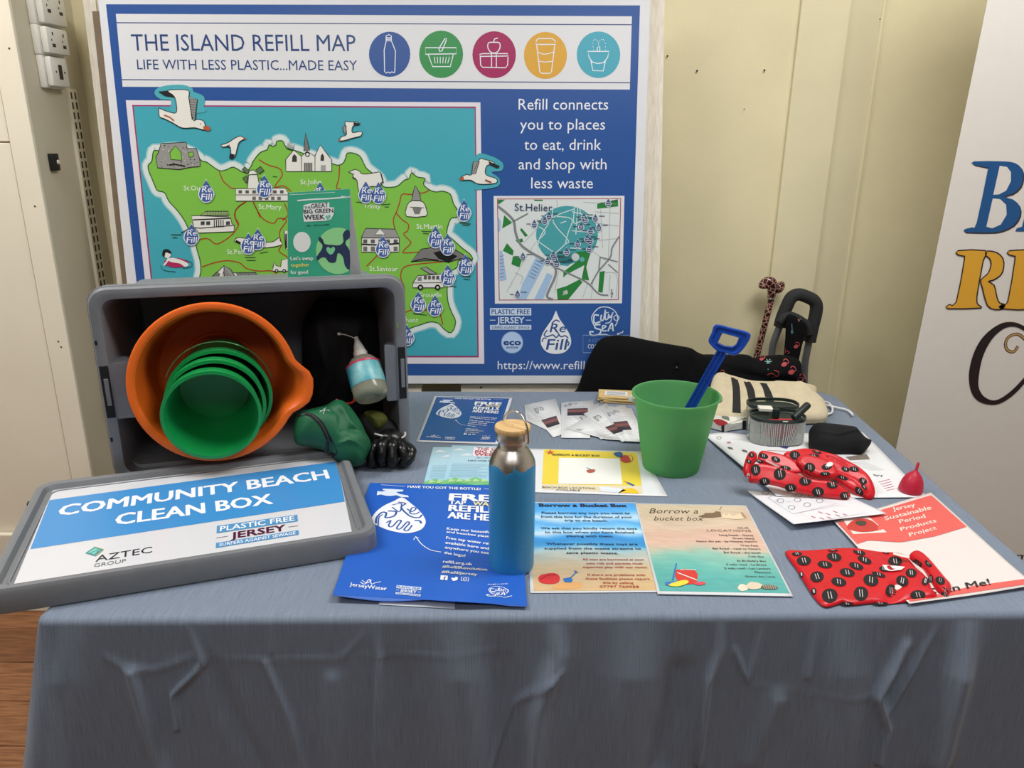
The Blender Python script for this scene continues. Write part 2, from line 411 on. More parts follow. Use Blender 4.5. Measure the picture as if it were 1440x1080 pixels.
# sockets, slotted strip and clip on the side face of the pier (plane x = XS)
def hx(px, py, x=XS):
    d = ray(px, py); return CAM + d * (x / d.x)
M_sock = mat('socket_plastic', (226, 224, 216), 0.35, var=0.01)
M_slot = mat('slot_dark', (60, 52, 44), 0.8)
def on_side(z0, z1, y0, y1, dep, nm, lab, slots, port=False):
    t = thing(nm, lab, 'socket' if not port else 'outlet', (XS, (y0 + y1) / 2, z0))
    g = G(); g.box((XS, y0 - 0.006, z0 - 0.004), (XS + dep * 0.5, y1 + 0.006, z1 + 0.004), bev=0.004); g.out('back_box', M_sock, t, True)
    g = G(); g.box((XS + dep * 0.5, y0, z0), (XS + dep, y1, z1), bev=0.006); g.out('face_plate', M_sock, t, True)
    if not port:
        for k in range(slots):
            g = G(); yc = y0 + (y1 - y0) * (0.5 + k) / slots; zc_ = (z0 + z1) / 2; x = XS + dep
            for dz, w_ in ((0.016, .002), (-0.012, .007)):
                g.box((x, yc - w_, zc_ + dz - 0.004), (x + 0.0008, yc + w_, zc_ + dz + 0.004))
            g.box((x, yc - .009, zc_ - 0.002), (x + 0.0008, yc - .006, zc_ + 0.003))
            g.out('socket_hole', M_slot, t)
    else:
        g = G(); zc_ = (z0 + z1) / 2; yc = (y0 + y1) / 2; g.box((XS + dep, yc - 0.008, zc_ - 0.018), (XS + dep + 0.0015, yc + 0.008, zc_ + 0.018), bev=0.0006); g.out('port', M_slot, t)
        for dz in (-1, 1):
            g = G(); g.lathe([(0.003, 0), (0.003, 0.001)], (XS + dep, yc + dz * .02, zc_), (1, 0, 0), 10, cap0=True, cap1=True); g.out('screw', mat('screw_grey', (120, 116, 108), .4, .5), t)
D = 0.038
def zy(px, py, dep=D):
    p = hx(px, py, XS + dep); return p.y, p.z
ya, za = zy(60, 42); yb, zb = zy(92, 8)
a1 = zy(63, 3); a2 = zy(66, 80); b2 = zy(97, 84)
bx = lambda px, py: hx(px, py, XS + D).y
zA = hx(80, 38, XS + D).z; zB = hx(82, 78, XS + D).z; zC = hx(85, 122, XS + D).z
on_side(zA + .004, zA + 0.09, bx(60, 10), bx(92, 10), D, 'wall_socket', 'topmost cream plastic double socket box at the top left on the pier', 2)
on_side(zB + .003, zA - .003, bx(68, 60), bx(97, 60), D, 'wall_socket', 'middle cream plastic double socket box, below the topmost one', 2)
on_side(zC, zB - .004, bx(76, 105), bx(99, 105), D * .9, 'data_outlet', 'small square cream outlet box with a dark port, below the socket boxes', 1, True)
# slotted shelf strip
yst = hx(129, 300, XS + .01).y
t = thing('slotted_shelf_strip', 'cream metal shelf upright strip with double rows of slots, left of the big map board', 'strip', (XS, yst, 0.1))
z_top = zC - 0.0
slab('rail', (XS, yst - 0.022, 0.1), (XS + 0.010, yst + 0.022, z_top), mat('strip_paint', (226, 219, 198), 0.45, var=.02), t, 0.001)
g0 = G(); g0.box((XS + 0.010, -0.0034, -0.009), (XS + 0.0106, 0.0034, 0.009)); first = None; k = 0
zz = z_top - 0.018
while zz > 0.75:
    for dy in (-0.010, 0.010):
        if first is None: first = g0.out('slot', M_slot, t); o = first
        else: o = bpy.data.objects.new('slot', first.data); COL.objects.link(o); o.parent = t
        o.location = Vector((0, yst + dy, zz)); k += 1
    zz -= 0.0262
# shared slot mesh was baked against the strip origin
for o in [c for c in t.children if c.name.startswith('slot')]: o.location = Vector((0, o.location.y, o.location.z))
p = hx(73, 228, XS)
t = thing('wall_clip', 'small black plastic clip with a white screw on the pier side', 'clip', (XS, p.y, p.z - 0.02))
g = G(); g.box((XS, p.y - 0.016, p.z - 0.022), (XS + 0.012, p.y + 0.016, p.z + 0.022), bev=0.002); g.out('plate', mat('clip_black', (26, 26, 28), .4), t, True)
g = G(); g.lathe([(0.006, 0), (0.0055, 0.002), (0.001, 0.003)], (XS + 0.012, p.y + 0.008, p.z), (1, 0, 0), 14, cap1=True); g.out('screw', M_sock, t, True)

# ------------------------------------------------------------------ table and cloth
FL = hz(44, 871); FR = hz(1530, 861); BR = hz(1170, 549); BL = Vector((FL.x + (BR.x - FR.x) * .5 + 0.02, FL.y + (BR.y - FR.y), TZ))
t = thing('folding_table', 'trestle table hidden under the grey-blue cloth', 'table', ((FL.x + FR.x) / 2, 1.5, 0))
g = G(); cin = [v + ((FL + FR + BR + BL) / 4 - v).normalized() * 0.035 for v in (FL, FR, BR, BL)]
g.prism([Vector((v.x, v.y, TZ - 0.034)) for v in cin], (0, 0, 0.028)); g.out('tabletop', mat('table_laminate', (200, 190, 170), .5), t)
for v in cin:
    w_ = v + ((FL + FR + BR + BL) / 4 - v).normalized() * 0.1
    g = G(); g.tube([(w_.x, w_.y, 0), (w_.x, w_.y, TZ - 0.034)], 0.014); g.out('leg', mat('steel_leg', (90, 90, 95), .4, .6), t, True)
# cloth
def arc_corner(a, b, c, r, n=7):
    u = (a - b).normalized(); v = (c - b).normalized(); P = []
    for i in range(n + 1):
        t_ = i / n; p = b + u * r * (1 - t_) ** 2 + v * r * t_ ** 2; P.append(p)
    return P
cs = [FL, FR, BR, BL]; per = []
rad = [0.02, 0.02, 0.07, 0.03]
for i in range(4): per += arc_corner(cs[i - 1], cs[i], cs[(i + 1) % 4], rad[i])
den = [520, 150, 160, 120]; ring = []
m_ = 8
for i in range(4):
    arc = per[i * m_:(i + 1) * m_]; ring += arc
    a = arc[-1]; b = per[((i + 1) * m_) % len(per)]
    ring += [a.lerp(b, k / den[i]) for k in range(1, den[i])]
ring = [Vector((p.x, p.y, 0)) for p in ring]; n = len(ring)
R2 = np.array([(p.x, p.y) for p in ring]); tan = np.roll(R2, -3, 0) - np.roll(R2, 3, 0); tan /= np.linalg.norm(tan, axis=1)[:, None]
nor = np.stack([tan[:, 1], -tan[:, 0]], 1)
seg = np.linalg.norm(R2 - np.roll(R2, 1, 0), axis=1); arcl = np.cumsum(seg)
cen = R2.mean(0); bR = 0.012
front = (nor[:, 1] < -0.8)
yf = FL.y
CR = []   # crease lines traced on the front hang
def cr(pts, amp, w_): CR.append(([(hy(a, b, yf + 0.0).x, hy(a, b, yf - 0.0).z) for a, b in pts], amp, w_))
cr([(258, 872), (285, 935), (243, 975), (247, 1022)], 0.011, 0.006); cr([(200, 928), (280, 928), (400, 934), (520, 930), (720, 926)], 0.003, 0.003)
cr([(150, 925), (175, 940), (215, 944), (262, 930)], 0.004, 0.008); cr([(382, 872), (379, 922)], 0.006, 0.004); cr([(523, 872), (532, 930), (527, 1080)], 0.008, 0.006)
cr([(480, 930), (512, 897)], 0.005, 0.005); cr([(185, 945), (205, 1010), (232, 1085)], 0.010, 0.014); cr([(372, 935), (405, 1010), (430, 1085)], 0.007, 0.007)
cr([(300, 940), (320, 1000), (370, 1085)], -0.006, 0.02)
cr([(1022, 872), (1018, 930), (1000, 972), (985, 1085)], 0.012, 0.009); cr([(1040, 930), (1058, 972), (1082, 900)], 0.006, 0.006)
cr([(782, 872), (785, 930), (758, 1005), (748, 1085)], 0.018, 0.022); cr([(1167, 870), (1150, 935), (1144, 968)], 0.006, 0.006); cr([(1000, 968), (1100, 985), (1240, 998)], 0.001, 0.004)
cr([(1392, 862), (1368, 950), (1330, 1085)], 0.022, 0.03); cr([(1290, 925), (1244, 995), (1258, 1040), (1245, 1085)], 0.013, 0.010); cr([(1335, 905), (1298, 960), (1262, 1015)], 0.008, 0.007)
cr([(690, 1085), (720, 1000), (790, 950)], 0.005, 0.006); cr([(640, 880), (660, 1085)], 0.012, 0.05); cr([(900, 880), (880, 1085)], 0.014, 0.06); cr([(700, 880), (705, 1085)], -0.008, 0.03); cr([(960, 960), (930, 1085)], -0.010, 0.03); cr([(1200, 880), (1190, 1085)], 0.010, 0.05); cr([(100, 880), (80, 1085)], 0.01, 0.04)
cr([(560, 940), (575, 1085)], -.006, .03); cr([(1100, 1000), (1060, 1085)], .008, .02); cr([(465, 960), (470, 1085)], .006, .02)
TCR = []
def tcr(pts, amp, w_): TCR.append(([(hz(a, b).x, hz(a, b).y) for a, b in pts], amp, w_))
tcr([(440, 800), (412, 835), (383, 872)], 0.003, 0.004); tcr([(262, 840), (258, 872)], 0.002, 0.004); tcr([(560, 597), (690, 600), (1000, 600)], 0.0006, 0.003)
tcr([(560, 645), (620, 640), (700, 645)], 0.001, 0.003); tcr([(1010, 690), (1060, 740)], .0008, .006); tcr([(940, 700), (1060, 660)], .0012, .006); tcr([(860, 850), (1000, 858)], .0015, .008)
def dseg(X, Y, pl):
    d = np.full(X.shape, 1e9)
    for (a, b), (c, e) in zip(pl, pl[1:]):
        dx, dy = c - a, e - b; t_ = np.clip(((X - a) * dx + (Y - b) * dy) / (dx * dx + dy * dy + 1e-12), 0, 1)
        d = np.minimum(d, np.hypot(X - a - t_ * dx, Y - b - t_ * dy))
    return d
V = []; rings_n = 0
for k in range(46):    # top
    f = (k / 45.0) ** 0.6
    X = cen[0] + (R2[:, 0] - cen[0]) * f - nor[:, 0] * bR * f; Y = cen[1] + (R2[:, 1] - cen[1]) * f - nor[:, 1] * bR * f
    if k == 0: X = cen[0] + (R2[:, 0] - cen[0]) * 0.002; Y = cen[1] + (R2[:, 1] - cen[1]) * 0.002
    z = np.full(n, TZ - 0.0012)
    for pl, a, w_ in TCR: z = z + a * np.exp(-(dseg(X, Y, pl) / w_) ** 2) * .6
    V.append(np.stack([X, Y, z], 1))
for k in range(1, 7):  # round edge
    a = k / 6 * math.pi / 2
    o_ = -bR + bR * math.sin(a); V.append(np.stack([R2[:, 0] + nor[:, 0] * o_, R2[:, 1] + nor[:, 1] * o_, np.full(n, TZ - 0.0012 - bR * (1 - math.cos(a)))], 1))
nz_ = [(random.uniform(4, 22), random.uniform(0, 6), random.uniform(.3, 1)) for _ in range(8)]
for k in range(1, 111):
    dp = k / 110 * 0.66; z = TZ - bR - dp
    fold = sum(a * np.sin(f * arcl + p + 1.2 * dp) for f, p, a in nz_) / 4
    gr = min(1, dp / 0.35)
    off = (0.006 * gr + 0.008 * gr * fold + 0.03 * dp * 0.5)
    X = R2[:, 0]; 
    e = np.zeros(n)
    for pl, a, w_ in CR: e += 1.25 * a * np.exp(-(dseg(X, np.full(n, z), pl) / (w_ * .75)) ** 2)
    off = off + np.where(front, e, 0) * min(1, dp / .09)
    # sides: hanging corner folds
    side = (~front)
    off = off + np.clip(-nor[:, 0], 0, 1) * .19 * dp
    off = off + np.where(side, 0.012 * gr * np.sin(arcl * 26 + 1), 0)
    V.append(np.stack([R2[:, 0] + nor[:, 0] * off, R2[:, 1] + nor[:, 1] * off, np.full(n, z)], 1))
K = len(V); VV = np.concatenate(V)
# the back hang stops short where the chairs stand
Fc = []
for i in range(K - 1):
    for j in range(n):
        k2 = (j + 1) % n; Fc.append((i * n + j, i * n + k2, (i + 1) * n + k2, (i + 1) * n + j))
Fc.append(tuple(range(n)))
mc = bpy.data.materials.new('slub_cloth'); mc.use_nodes = True; nt = mc.node_tree; N = nt.nodes; Lk = nt.links; b = N['Principled BSDF']
tc = N.new('ShaderNodeTexCoord'); sx = N.new('ShaderNodeSeparateXYZ'); Lk.new(tc.outputs['Object'], sx.inputs[0])
sb = N.new('ShaderNodeMath'); sb.operation = 'SUBTRACT'; Lk.new(sx.outputs[1], sb.inputs[0]); Lk.new(sx.outputs[2], sb.inputs[1])
cx = N.new('ShaderNodeCombineXYZ'); Lk.new(sx.outputs[0], cx.inputs[0]); Lk.new(sb.outputs[0], cx.inputs[1])
def nse(sx_, sy_, sc_):
    mp = N.new('ShaderNodeMapping'); mp.inputs['Scale'].default_value = (sx_, sy_, 1); Lk.new(cx.outputs[0], mp.inputs[0])
    q = N.new('ShaderNodeTexNoise'); q.inputs['Scale'].default_value = sc_; q.inputs['Detail'].default_value = 3; Lk.new(mp.outputs[0], q.inputs[0]); return q
n1 = nse(1, 0.03, 620); n2 = nse(0.1, 1, 700)
ad = N.new('ShaderNodeMath'); ad.operation = 'MULTIPLY_ADD'; Lk.new(n2.outputs[0], ad.inputs[0]); ad.inputs[1].default_value = 0.35; Lk.new(n1.outputs[0], ad.inputs[2])
crp = N.new('ShaderNodeValToRGB'); crp.color_ramp.elements[0].position = 0.42; crp.color_ramp.elements[1].position = 0.98
crp.color_ramp.elements[0].color = (*lin((103, 115, 133)), 1); crp.color_ramp.elements[1].color = (*lin((127, 140, 159)), 1)
Lk.new(ad.outputs[0], crp.inputs[0]); Lk.new(crp.outputs[0], b.inputs['Base Color']); b.inputs['Roughness'].default_value = 0.75; b.inputs['Sheen Weight'].default_value = 0.1
bp = N.new('ShaderNodeBump'); bp.inputs['Strength'].default_value = 0.25; bp.inputs['Distance'].default_value = 0.001; Lk.new(ad.outputs[0], bp.inputs['Height']); Lk.new(bp.outputs[0], b.inputs['Normal'])
me = bpy.data.meshes.new('tablecloth'); org = Vector((float(cen[0]), float(cen[1]), 0.08))
me.from_pydata((VV - np.array(org)).tolist(), [], Fc); me.materials.append(mc)
o = bpy.data.objects.new('tablecloth', me); o.location = org; COL.objects.link(o)
me.polygons.foreach_set('use_smooth', [True] * len(me.polygons))
tagt(o, 'grey-blue slubbed cloth draped over the table down its front', 'tablecloth')
# ------------------------------------------------------------------ big map board, leaning in its batten frame
LEAN = math.radians(6); BN = Vector((0, -math.cos(LEAN), math.sin(LEAN))); BV = Vector((0, math.sin(LEAN), math.cos(LEAN)))
BO = Vector((0, 2.12, TZ - 0.0))
B = Sheet(BO, (1, 0, 0), BV, eps=0.00022)
bl = B.hit((193, 540)); br = B.hit((897, 539)); tl = B.hit((137, -9)); tr = B.hit((914.6, -9))
board = thing('map_board', 'large blue and white printed refill map board leaning on the back wall', 'board', B.pos((bl[0] + br[0]) / 2, bl[1]))
WHT = (218, 221, 226); BLU = (44, 84, 152); MAG = (150, 40, 92); TEAL = (72, 168, 182); GRN = (126, 190, 76); DGR = (52, 96, 40); INKB = (34, 32, 34); RED = (168, 62, 44)
def bslab(p, lo, hi, nm, m, par, bev=0.001):
    pass
g = G(); g.prism([B.pos(*q) for q in (bl, br, tr, tl)], -B.N * 0.010); g.out('panel', mat('board_white', (218, 220, 225), .3, var=.01), board)
Mb = mat('batten_wood', (214, 206, 190), 0.6, nscale=16, stretch=(12, 12, 1), rgb2=(228, 222, 208), bump=.1)
Mbh = mat('batten_wood_bottom', (206, 196, 178), 0.6, nscale=16, stretch=(1, 12, 12), rgb2=(226, 218, 202), bump=.1)
def batten(pts, d0, d1, m, lab=None):
    P = [B.hit(p) for p in pts]; g = G(); g.prism([B.pos(*q) - B.N * d0 for q in P], -B.N * (d1 - d0)); return g.out('batten', m, board, label=lab)
batten([(107, -10), (125, -10), (191, 552), (176, 552)], 0.03, 0.06, Mb)
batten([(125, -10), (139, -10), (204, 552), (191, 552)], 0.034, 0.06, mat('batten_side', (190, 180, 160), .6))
batten([(126, 14), (137, 14), (192, 545), (185, 545)], 0.012, 0.034, mat('frame_gap_shade', (120, 104, 84), .7))  # no real batten: dark strip standing in for shade in the gap
batten([(905, -10), (919, -10), (914, 552), (890, 552)], 0.012, 0.03, Mb)
batten([(919, -10), (937, -10), (926, 552), (914, 552)], 0.02, 0.05, Mb)
batten([(648, 538), (900, 538), (900, 556), (648, 556)], 0.012, 0.04, Mbh, 'pale bottom batten with a nail head')
batten([(560, 540), (592, 540), (592, 556), (560, 556)], 0.012, 0.04, Mbh)
P = B.hit((676, 546)); g = G(); g.lathe([(0.003, 0), (0.003, .001)], B.pos(*P) - B.N * .0118, B.N, 10, cap0=True, cap1=True); g.out('nail', M_crack, board)
B.L = 1
B.fill([(149, 6), (900, 7.6), (884.5, 528), (206.5, 528)], BLU)
B.L = 2
B.fill([(163, 19.5), (888.6, 23), (885.6, 126), (172.5, 122)], (218, 220, 224))
B.stroke([(164.3, 32), (888.3, 34.8)], 1.3, (60, 80, 130), 3); B.stroke([(171.5, 112), (886, 116.4)], 1.3, (60, 80, 130), 3)
B.L = 3
NAVY = (44, 72, 124)
B.text('THE ISLAND REFILL MAP', (186, 71.3), (500.5, 72), 23, NAVY, 0.0, L=4); B.text('LIFE WITH LESS PLASTIC...MADE EASY', (193.5, 97.5), (502.5, 99), 13.8, NAVY, L=4)
c6 = Z(500, 0, 3.273)
for (x, y), r1, r2, c in [((157, 250), 95, 104, (44, 82, 150)), ((394, 250), 101, 109, (48, 140, 74)), ((638, 252), 100, 108, (158, 24, 88)), ((874, 255), 99, 108, (214, 162, 54)), ((1118, 252), 100, 107, (70, 164, 186))]:
    B.circ(c6(x, y), r1 / 3.273, c, r2 / 3.273, L=4)
def ic(pts, w=1.1, cl=False, sm=0, c=(225, 232, 240)):
    P = c6(pts); P = crom(P, sm, cl) if sm else P; B.stroke(P, w, c, 5, cl)
ic([(141, 165), (141, 188), (140, 195), (132, 230), (134, 330), (142, 337), (150, 331), (158, 337), (167, 331), (178, 335), (181, 330), (184, 235), (168, 195), (165, 188), (165, 165), (153, 160)], 1.2, True)
ic([(141, 188), (165, 188)]); ic([(141, 181), (165, 181)]); ic([(141, 174), (165, 174)])
ic([(322, 220), (464, 220), (464, 248), (322, 250)], 1.3, True); ic([(335, 252), (355, 307), (436, 307), (450, 252)], 1.3)
for k in range(6): ic([(362 + k * 14, 262), (367 + k * 11.5, 292)], 1)
ic([(383, 225), (410, 180), (418, 177), (417, 187), (398, 235), (388, 237), (383, 225)], 1.3)
ic([(572, 250), (588, 247), (700, 247), (703, 258), (573, 260)], 1.3, True); ic([(574, 262), (576, 300), (585, 310), (690, 312), (700, 300), (702, 262)], 1.3)
ic([(626, 245), (626, 312), (648, 312), (648, 245)], 1.3); ic([(636, 195), (612, 198), (610, 222), (625, 242), (648, 242), (664, 222), (662, 198), (636, 195)], 1.3, sm=4); ic([(636, 195), (640, 180), (655, 176)], 1.3, sm=4)
ic([(832, 185), (842, 178), (905, 178), (917, 187), (920, 205), (830, 205)], 1.3, True); ic([(834, 210), (848, 330), (858, 338), (893, 338), (902, 330), (916, 210)], 1.3); ic([(838, 240), (870, 250), (912, 240)], 1, sm=4); ic([(842, 282), (872, 286), (908, 282)], 1, sm=4)
ic([(1068, 237), (1166, 237), (1160, 265), (1142, 288), (1116, 293), (1090, 286), (1075, 265)], 1.3, True); ic([(1083, 280), (1092, 325), (1140, 327), (1150, 280)], 1.3); ic([(1112, 235), (1112, 220), (1124, 212), (1124, 235)], 1.1)
for P in ([(1095, 230), (1092, 200), (1100, 182), (1114, 190), (1118, 205)], [(1118, 205), (1124, 188), (1140, 182), (1150, 200), (1150, 230)]):
    Q = c6(crom(P, 4))
    for a in Q[::2]: B.circ(a, .6, (225, 232, 240), L=5, n=6)
# side text
for st, x0, x1, y in [('Refill connects', 750, 1162, 505), ('you to places', 757, 1148, 597), ('to eat, drink', 776, 1130, 690), ('and shop with', 750, 1155, 780), ('less waste', 808, 1092, 867)]:
    B.text(st, c6(x0, y), c6(x1, y), 15.3, (228, 234, 242), 0.0, L=4)
# map panel
B.fill([(177, 141), (675.6, 144), (681, 511.6), (216.5, 511)], (222, 218, 226), 3)
B.fill([(186, 147.6), (669, 150), (673.3, 502.5), (224, 502.5)], (150, 60, 110), 4)
sea = [(188.2, 149.6), (667.5, 152.4), (671.2, 500.3), (226, 500)]
B.grad(hom(*sea), [(-1, (64, 160, 178)), (0.4, (70, 168, 184)), (2, (62, 158, 178))], 2, 6, 5)
c2 = Z(160, 100, 5.143); c3 = Z(160, 280, 5.143); c4 = Z(400, 120, 4.5); c5 = Z(400, 260, 4.153)
coast = c2([(330, 575), (290, 580), (278, 650), (250, 685), (262, 740), (275, 770), (300, 830), (320, 865), (370, 880), (400, 940), (455, 1000), (510, 1075)]) \
    + c3([(545, 220), (590, 310), (605, 370), (625, 440), (632, 520), (615, 590), (610, 632)]) + [(285, 425), (300, 455), (360, 470), (430, 452), (500, 470), (545, 480)] \
    + c5([(660, 880), (740, 835), (800, 815), (850, 800), (900, 808), (930, 840), (975, 862), (1000, 800), (975, 740), (955, 680), (950, 600), (955, 520), (1010, 480), (1020, 440), (1095, 440), (1085, 405), (1040, 370), (985, 320), (950, 290), (955, 240), (975, 195), (1010, 187)]) \
    + c4([(1095, 790), (1070, 750), (1050, 690), (1000, 670), (960, 675), (915, 660), (880, 625), (890, 590), (840, 580), (805, 555), (790, 590), (760, 600), (720, 635), (680, 645), (625, 640), (600, 590), (550, 550), (520, 525), (500, 490), (480, 450), (440, 430), (400, 430), (390, 455), (375, 490), (345, 505), (300, 495), (60, 410), (15, 400)]) \
    + c2([(1300, 575), (1260, 565), (1240, 540), (1220, 505), (1180, 510), (1175, 535), (1150, 545), (1125, 535), (1110, 570), (1060, 590), (1005, 660), (1000, 680), (950, 735), (870, 695), (820, 712), (765, 720), (690, 670), (665, 655), (640, 650), (560, 590), (450, 560)])
cst = crom(coast, 3, True)
B.stroke(cst, 19, (156, 200, 206), 6, True); B.stroke(cst, 15, (214, 226, 224), 7, True); B.fill(cst, GRN, 8); B.stroke(cst, 1.5, DGR, 9, True)
def road(pts): B.stroke(crom(pts, 4), 1.5, RED, 10)
road(c2([(765, 725), (790, 790), (820, 820), (850, 845), (890, 850)])); road(c2([(1050, 640), (1120, 680), (1200, 705), (1220, 750), (1190, 800), (1165, 840), (1230, 830), (1285, 870)]))
road(c2([(955, 945), (900, 985), (875, 1040), (900, 1110)])); road(c3([(960, 20), (890, 70), (880, 130), (905, 180), (880, 230), (830, 280), (745, 325), (680, 285), (600, 300)]))
road(c2([(1010, 945), (1040, 1010), (1060, 1060)])); road(c3([(1010, 25), (1050, 100), (1090, 150), (1160, 175), (1190, 140), (1250, 155), (1200, 240), (1215, 330), (1195, 375), (1260, 420)]))
road(c3([(1235, 30), (1262, 110), (1220, 155)])); road(c3([(640, 490), (730, 460), (820, 445), (910, 460), (960, 500), (1050, 520), (1150, 520), (1200, 570), (1230, 600)]))
road(c4([(350, 510), (345, 590), (330, 650), (358, 655)])); road(c4([(915, 665), (880, 680), (800, 690), (745, 690), (730, 740), (710, 800), (690, 850), (700, 910)]))
road(c4([(710, 810), (745, 850), (785, 880), (780, 920), (755, 940), (790, 980), (800, 1000), (760, 1040), (755, 1060), (850, 1055)])); road(c5([(545, 410), (480, 475)]))
road(c5([(920, 450), (800, 460), (700, 480), (680, 540), (700, 600), (690, 660), (660, 680)])); road(c5([(910, 750), (925, 815)])); road(c5([(695, 750), (760, 725), (850, 730), (920, 700)]))
# place names
TW = (232, 240, 226)
for st, p0, p1, h in [('St.Ou', c2(510, 863), c2(625, 863), 6.6), ('St.John', c4(103, 627), c4(235, 627), 6.8), ('St.Mary', c3(1050, 72), c3(1215, 76), 6.8), ('St.Peter', c3(822, 398), c3(985, 398), 7), ('Trinity', c4(503, 780), c4(608, 780), 6.6), ('St.Martin', c4(836, 908), c4(1000, 908), 6.8), ('St.Saviour', c5(498, 502), c5(663, 504), 6.8), ('Grouville', c5(785, 655), c5(918, 655), 6.5), ('St.Clement', c5(598, 802), c5(782, 802), 6.5)]:
    B.text(st, p0, p1, h, TW, L=11)
def art(pts, col=(226, 226, 220), w=1.0, L=12, sm=0, line=INKB):
    P = crom(pts, sm, True) if sm else pts
    if col: B.fill(P, col, L)
    if w: B.stroke(P, w, line, L + 1, True)
def ln(pts, w=0.8, c=INKB, L=14, sm=0): B.stroke(crom(pts, sm) if sm else pts, w, c, L)
# stone ruin
art(c2([(325, 590), (345, 525), (440, 520), (525, 515), (535, 560), (600, 560), (625, 640), (628, 690), (560, 695), (480, 712), (320, 700), (308, 620)]), (150, 150, 146))
art(c2([(415, 640), (410, 590), (450, 540), (490, 590), (495, 645)]), GRN, .8, 14); art(c2([(545, 590), (575, 585), (580, 615), (550, 625)]), GRN, .8, 14)
rnd = random.Random(4)
for i in range(70):
    x, y = rnd.uniform(330, 615), rnd.uniform(530, 700)
    if 405 < x < 500 and y < 650: continue
    if x > 530 and y < 630: continue
    if x < 345 and y < 600: continue
    B.circ(c2(x, y), rnd.uniform(.5, 1.1), rnd.choice([(50, 50, 50), (205, 205, 200)]), L=13, n=6)
ln(c2([(400, 680), (450, 675), (520, 690)]), 2)
# gulls
def gull(f, body, wing, dark, beak, tail=None, L=15):
    if tail: art(f(tail), (70, 160, 170), 0, L - 2)
    art(f(body), (228, 228, 220), 1.0, L, 3); art(f(wing), (150, 150, 148), .9, L + 1); art(f(dark), (40, 40, 46), 0, L + 2)
    B.fill(f(beak), (176, 92, 60), L + 3)
halo = crom([(345, 205), (300, 170), (310, 130), (380, 105), (500, 100), (570, 125), (580, 150), (655, 185), (655, 260), (655, 300), (420, 300), (420, 215)], 3, True)
B.fill(c2(halo), (80, 170, 184), 10)
gull(c2, [(330, 270), (345, 275), (400, 295), (458, 298), (445, 190), (395, 150), (420, 137), (540, 140), (548, 200), (575, 350), (605, 350), (650, 360), (665, 400), (650, 425), (590, 410), (500, 412), (430, 375), (370, 345), (335, 330)], [(545, 185), (608, 205), (590, 362), (570, 350)], [(325, 150), (395, 142), (445, 192), (370, 180)], [(650, 400), (690, 395), (704, 420), (690, 435), (655, 425)])
for k in range(8): ln(c2([(550 + k * 3, 205 + k * 18), (600 - k, 212 + k * 18)]), .6, L=18)
ln(c2([(370, 320), (410, 335), (440, 360)]), 2, (176, 92, 60), 18); B.circ(c2(632, 384), .9, (140, 40, 30), L=18, n=8)
gull(c2, [(780, 535), (830, 518), (880, 485), (920, 470), (945, 490), (910, 515), (895, 560), (880, 615), (850, 630), (850, 580), (840, 545), (795, 550)], [(815, 545), (840, 535), (840, 552)], [(845, 595), (880, 605), (860, 640), (838, 630)], [(940, 480), (967, 488), (942, 497)])
gull(c4, [(345, 350), (365, 325), (395, 310), (385, 235), (420, 232), (470, 235), (435, 260), (432, 300), (488, 292), (485, 320), (430, 335), (380, 350)], [(370, 262), (392, 255), (392, 308), (378, 300)], [(440, 235), (485, 242), (470, 255), (438, 250)], [(340, 345), (360, 345), (350, 357)])
B.fill(c4(crom([(1210, 445), (1300, 445), (1380, 490), (1375, 540), (1310, 550), (1360, 590), (1350, 640), (1230, 660), (1200, 640)], 3, True)), (72, 166, 182), 10)
gull(c4, [(1110, 590), (1150, 565), (1180, 568), (1205, 530), (1235, 468), (1270, 470), (1330, 490), (1280, 510), (1275, 565), (1340, 590), (1335, 620), (1230, 625), (1180, 600), (1130, 600)], [(1195, 485), (1235, 482), (1210, 560), (1185, 565)], [(1290, 480), (1365, 512), (1350, 528), (1300, 505)], [(1110, 585), (1135, 580), (1135, 600), (1115, 602)])
ln(c4([(1270, 600), (1310, 615)]), 2.4, (150, 80, 50), 18)
# windmill and long building
art(c2([(885, 850), (1240, 845), (1265, 880), (1262, 940), (885, 940)])); ln(c2([(885, 895), (1262, 895)])); art(c2([(970, 850), (978, 750), (1040, 745), (1060, 850)]), L=14); art(c2([(975, 752), (985, 720), (1015, 715), (1045, 748)]), L=14)
for P in ([(930, 712), (950, 692), (985, 725), (965, 742)], [(1030, 715), (1065, 690), (1090, 718), (1055, 745)], [(935, 775), (965, 755), (975, 790), (960, 810)], [(1060, 770), (1090, 780), (1080, 800)]): art(c2(P), (96, 120, 84), .9, 16)
for k in range(7): B.fill(c2([(905 + 50 * k, 862), (930 + 50 * k, 862), (930 + 50 * k, 885), (905 + 50 * k, 885)]), (90, 90, 90), 14)
for k in range(5): B.fill(c2([(1005 + 45 * k, 908), (1030 + 45 * k, 908), (1030 + 45 * k, 932), (1005 + 45 * k, 932)]), (110, 110, 110), 14)
